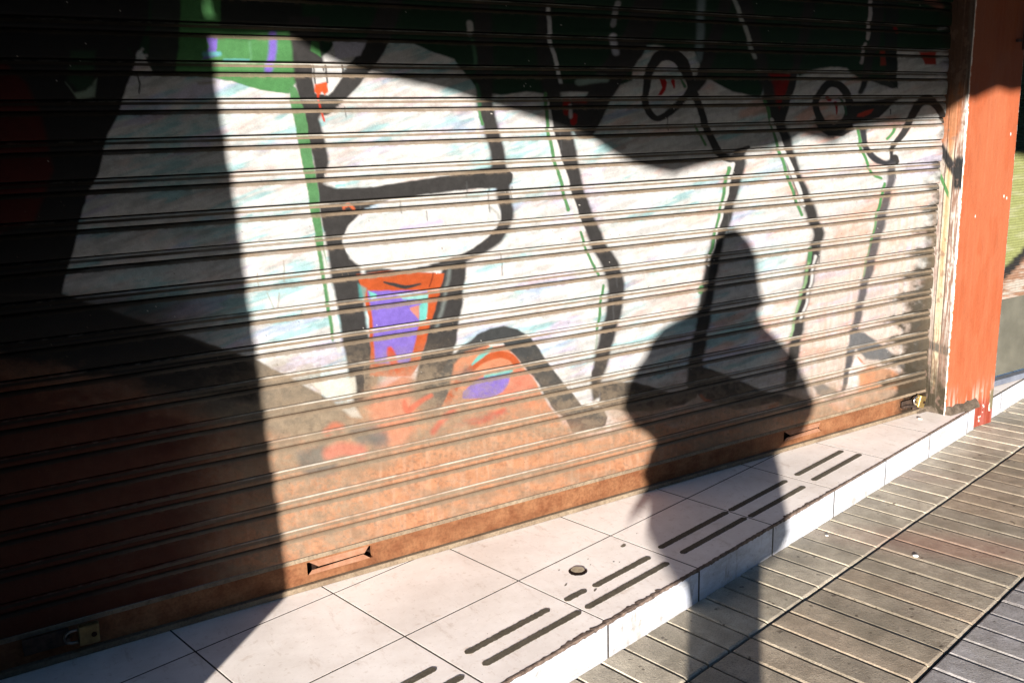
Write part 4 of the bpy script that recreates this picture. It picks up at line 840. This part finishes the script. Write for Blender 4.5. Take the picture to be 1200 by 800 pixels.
# coat with hood, raised sleeves and flared hem: one lofted surface
m_ = MB(); ring_prev = None
for h_, l_, r_ in ((1.598, .0, .04), (1.585, -.018, .058), (1.545, -.054, .093), (1.49, -.074, .119), (1.40, -.083, .130), (1.34, -.088, .140), (1.305, -.096, .160), (1.27, -.118, .132), (1.237, -.188, .140), (1.205, -.239, .155), (1.154, -.274, .214),
                   (1.10, -.298, .266), (1.05, -.322, .300), (1.0, -.350, .328), (.95, -.368, .354), (.90, -.373, .378), (.856, -.362, .392), (.82, -.338, .388), (.79, -.290, .380), (.75, -.262, .365), (.726, -.272, .352), (.70, -.288, .322), (.68, -.295, .285),
                   (.636, -.303, .232), (.60, -.300, .228), (.56, -.283, .232), (.53, -.264, .237), (.49, -.249, .238), (.46, -.205, .236), (.43, -.130, .233), (.405, -.10, .215), (.39, -.085, .17)):
    l_ += .005*math.sin(h_*47)+.005*math.sin(h_*111+1) if h_ < 1.2 else 0; r_ += .005*math.sin(h_*53+2)+.005*math.sin(h_*97) if h_ < 1.2 else 0
    rx, cx = (r_-l_)/2, (r_+l_)/2; ry = min(.13, .75*rx+.02)
    ring = [m_.bm.verts.new(bp(cx+rx*math.cos(2*math.pi*k/40), h_, 0)+FWD*(ry*math.sin(2*math.pi*k/40))) for k in range(40)]
    if ring_prev:
        for k in range(40): m_.bm.faces.new((ring_prev[k], ring_prev[(k+1) % 40], ring[(k+1) % 40], ring[k]))
    else: m_.bm.faces.new(ring)
    ring_prev = ring
m_.bm.faces.new(ring_prev)
m_.prism([bp(-.262, .62), bp(-.340, .500), bp(-.262, .530)], FWD*.015)
m_.build('coat', M_COAT, per, True)
for sgn, w in ((-1, 'wrl'), (1, 'wrr')):
    wp = vs[J[w]]; dirv = (bp(sgn*.045, 1.25, .17)-wp).normalized()
    hv = [wp, wp+dirv*.04, wp+dirv*.085]; he = [(0, 1), (1, 2)]; hr = [.026, .030, .026]
    for f_ in range(4):
        a_ = len(hv); b0 = wp+dirv*.085+LAT*(f_-1.5)*.016
        hv += [b0, b0+dirv*.03+FWD*.004, b0+dirv*.045-LAT*sgn*.018]; he += [(2, a_), (a_, a_+1), (a_+1, a_+2)]; hr += [.010, .009, .008]
    a_ = len(hv); hv += [wp+dirv*.04-LAT*sgn*.03, wp+dirv*.07-LAT*sgn*.045]; he += [(1, a_), (a_, a_+1)]; hr += [.011, .009]
    skin('hand', hv, he, hr, 0, M_SKIN, per, 1)
hc_ = empty('held_camera', C0+Vector((0, 0, CAM[2]))-Vector(fw)*.09); hc_.rotation_euler = (0, 0, -YAW); tag(hc_, 'black camera held up by the photographer', 'camera')
m_ = MB(); m_.box((-.065, -.035, -.045), (.065, .0, .045), .006); m_.box((-.02, -.03, .045), (.02, -.005, .062), .004); m_.build('camera_body', M_DARK, hc_)
m_ = MB(); m_.tube([(0, 0, 0), (0, .05, -.010)], .03, 20); m_.build('lens', M_DARK, hc_)

# ================================================================== LIGHT, SKY, CAMERA
w = bpy.data.worlds.new('World'); sc.world = w; w.use_nodes = True
nt = w.node_tree; bg = nt.nodes['Background']; sky = N(nt, 'ShaderNodeTexSky', sky_type='NISHITA'); sky.sun_disc = False
sky.sun_elevation = SUN_EL; sky.sun_rotation = SUN_AZ+math.pi; sky.air_density = 1.0; sky.dust_density = 0.2; sky.ozone_density = 4.5
nt.links.new(sky.outputs[0], bg.inputs[0]); bg.inputs[1].default_value = 0.11
sl = bpy.data.lights.new('sun', 'SUN'); sl.energy = 5.0; sl.angle = R(0.53); sl.color = (1.0, .945, .88)
so = bpy.data.objects.new('sun', sl); COL.objects.link(so)
trav = Vector((math.sin(SUN_AZ)*math.cos(SUN_EL), math.cos(SUN_AZ)*math.cos(SUN_EL), -math.sin(SUN_EL)))
so.rotation_euler = trav.to_track_quat('-Z', 'Y').to_euler(); so.location = (-5, -8, 3)
cd_ = bpy.data.cameras.new('camera'); co = bpy.data.objects.new('camera', cd_); COL.objects.link(co)
cd_.sensor_width = 36; cd_.lens = F_PX/1200*36; cd_.clip_end = 500; cd_.clip_start = .02
M = Matrix(((rt[0], up[0], -fw[0]), (rt[1], up[1], -fw[1]), (rt[2], up[2], -fw[2])))
co.matrix_world = Matrix.Translation(Vector(CAM)) @ M.to_4x4(); sc.camera = co
vs_ = sc.view_settings; vs_.view_transform = 'Standard'; vs_.look = 'None'; vs_.exposure = 2.15; vs_.gamma = 1; vs_.use_curve_mapping = False
sc.render.engine = 'CYCLES'
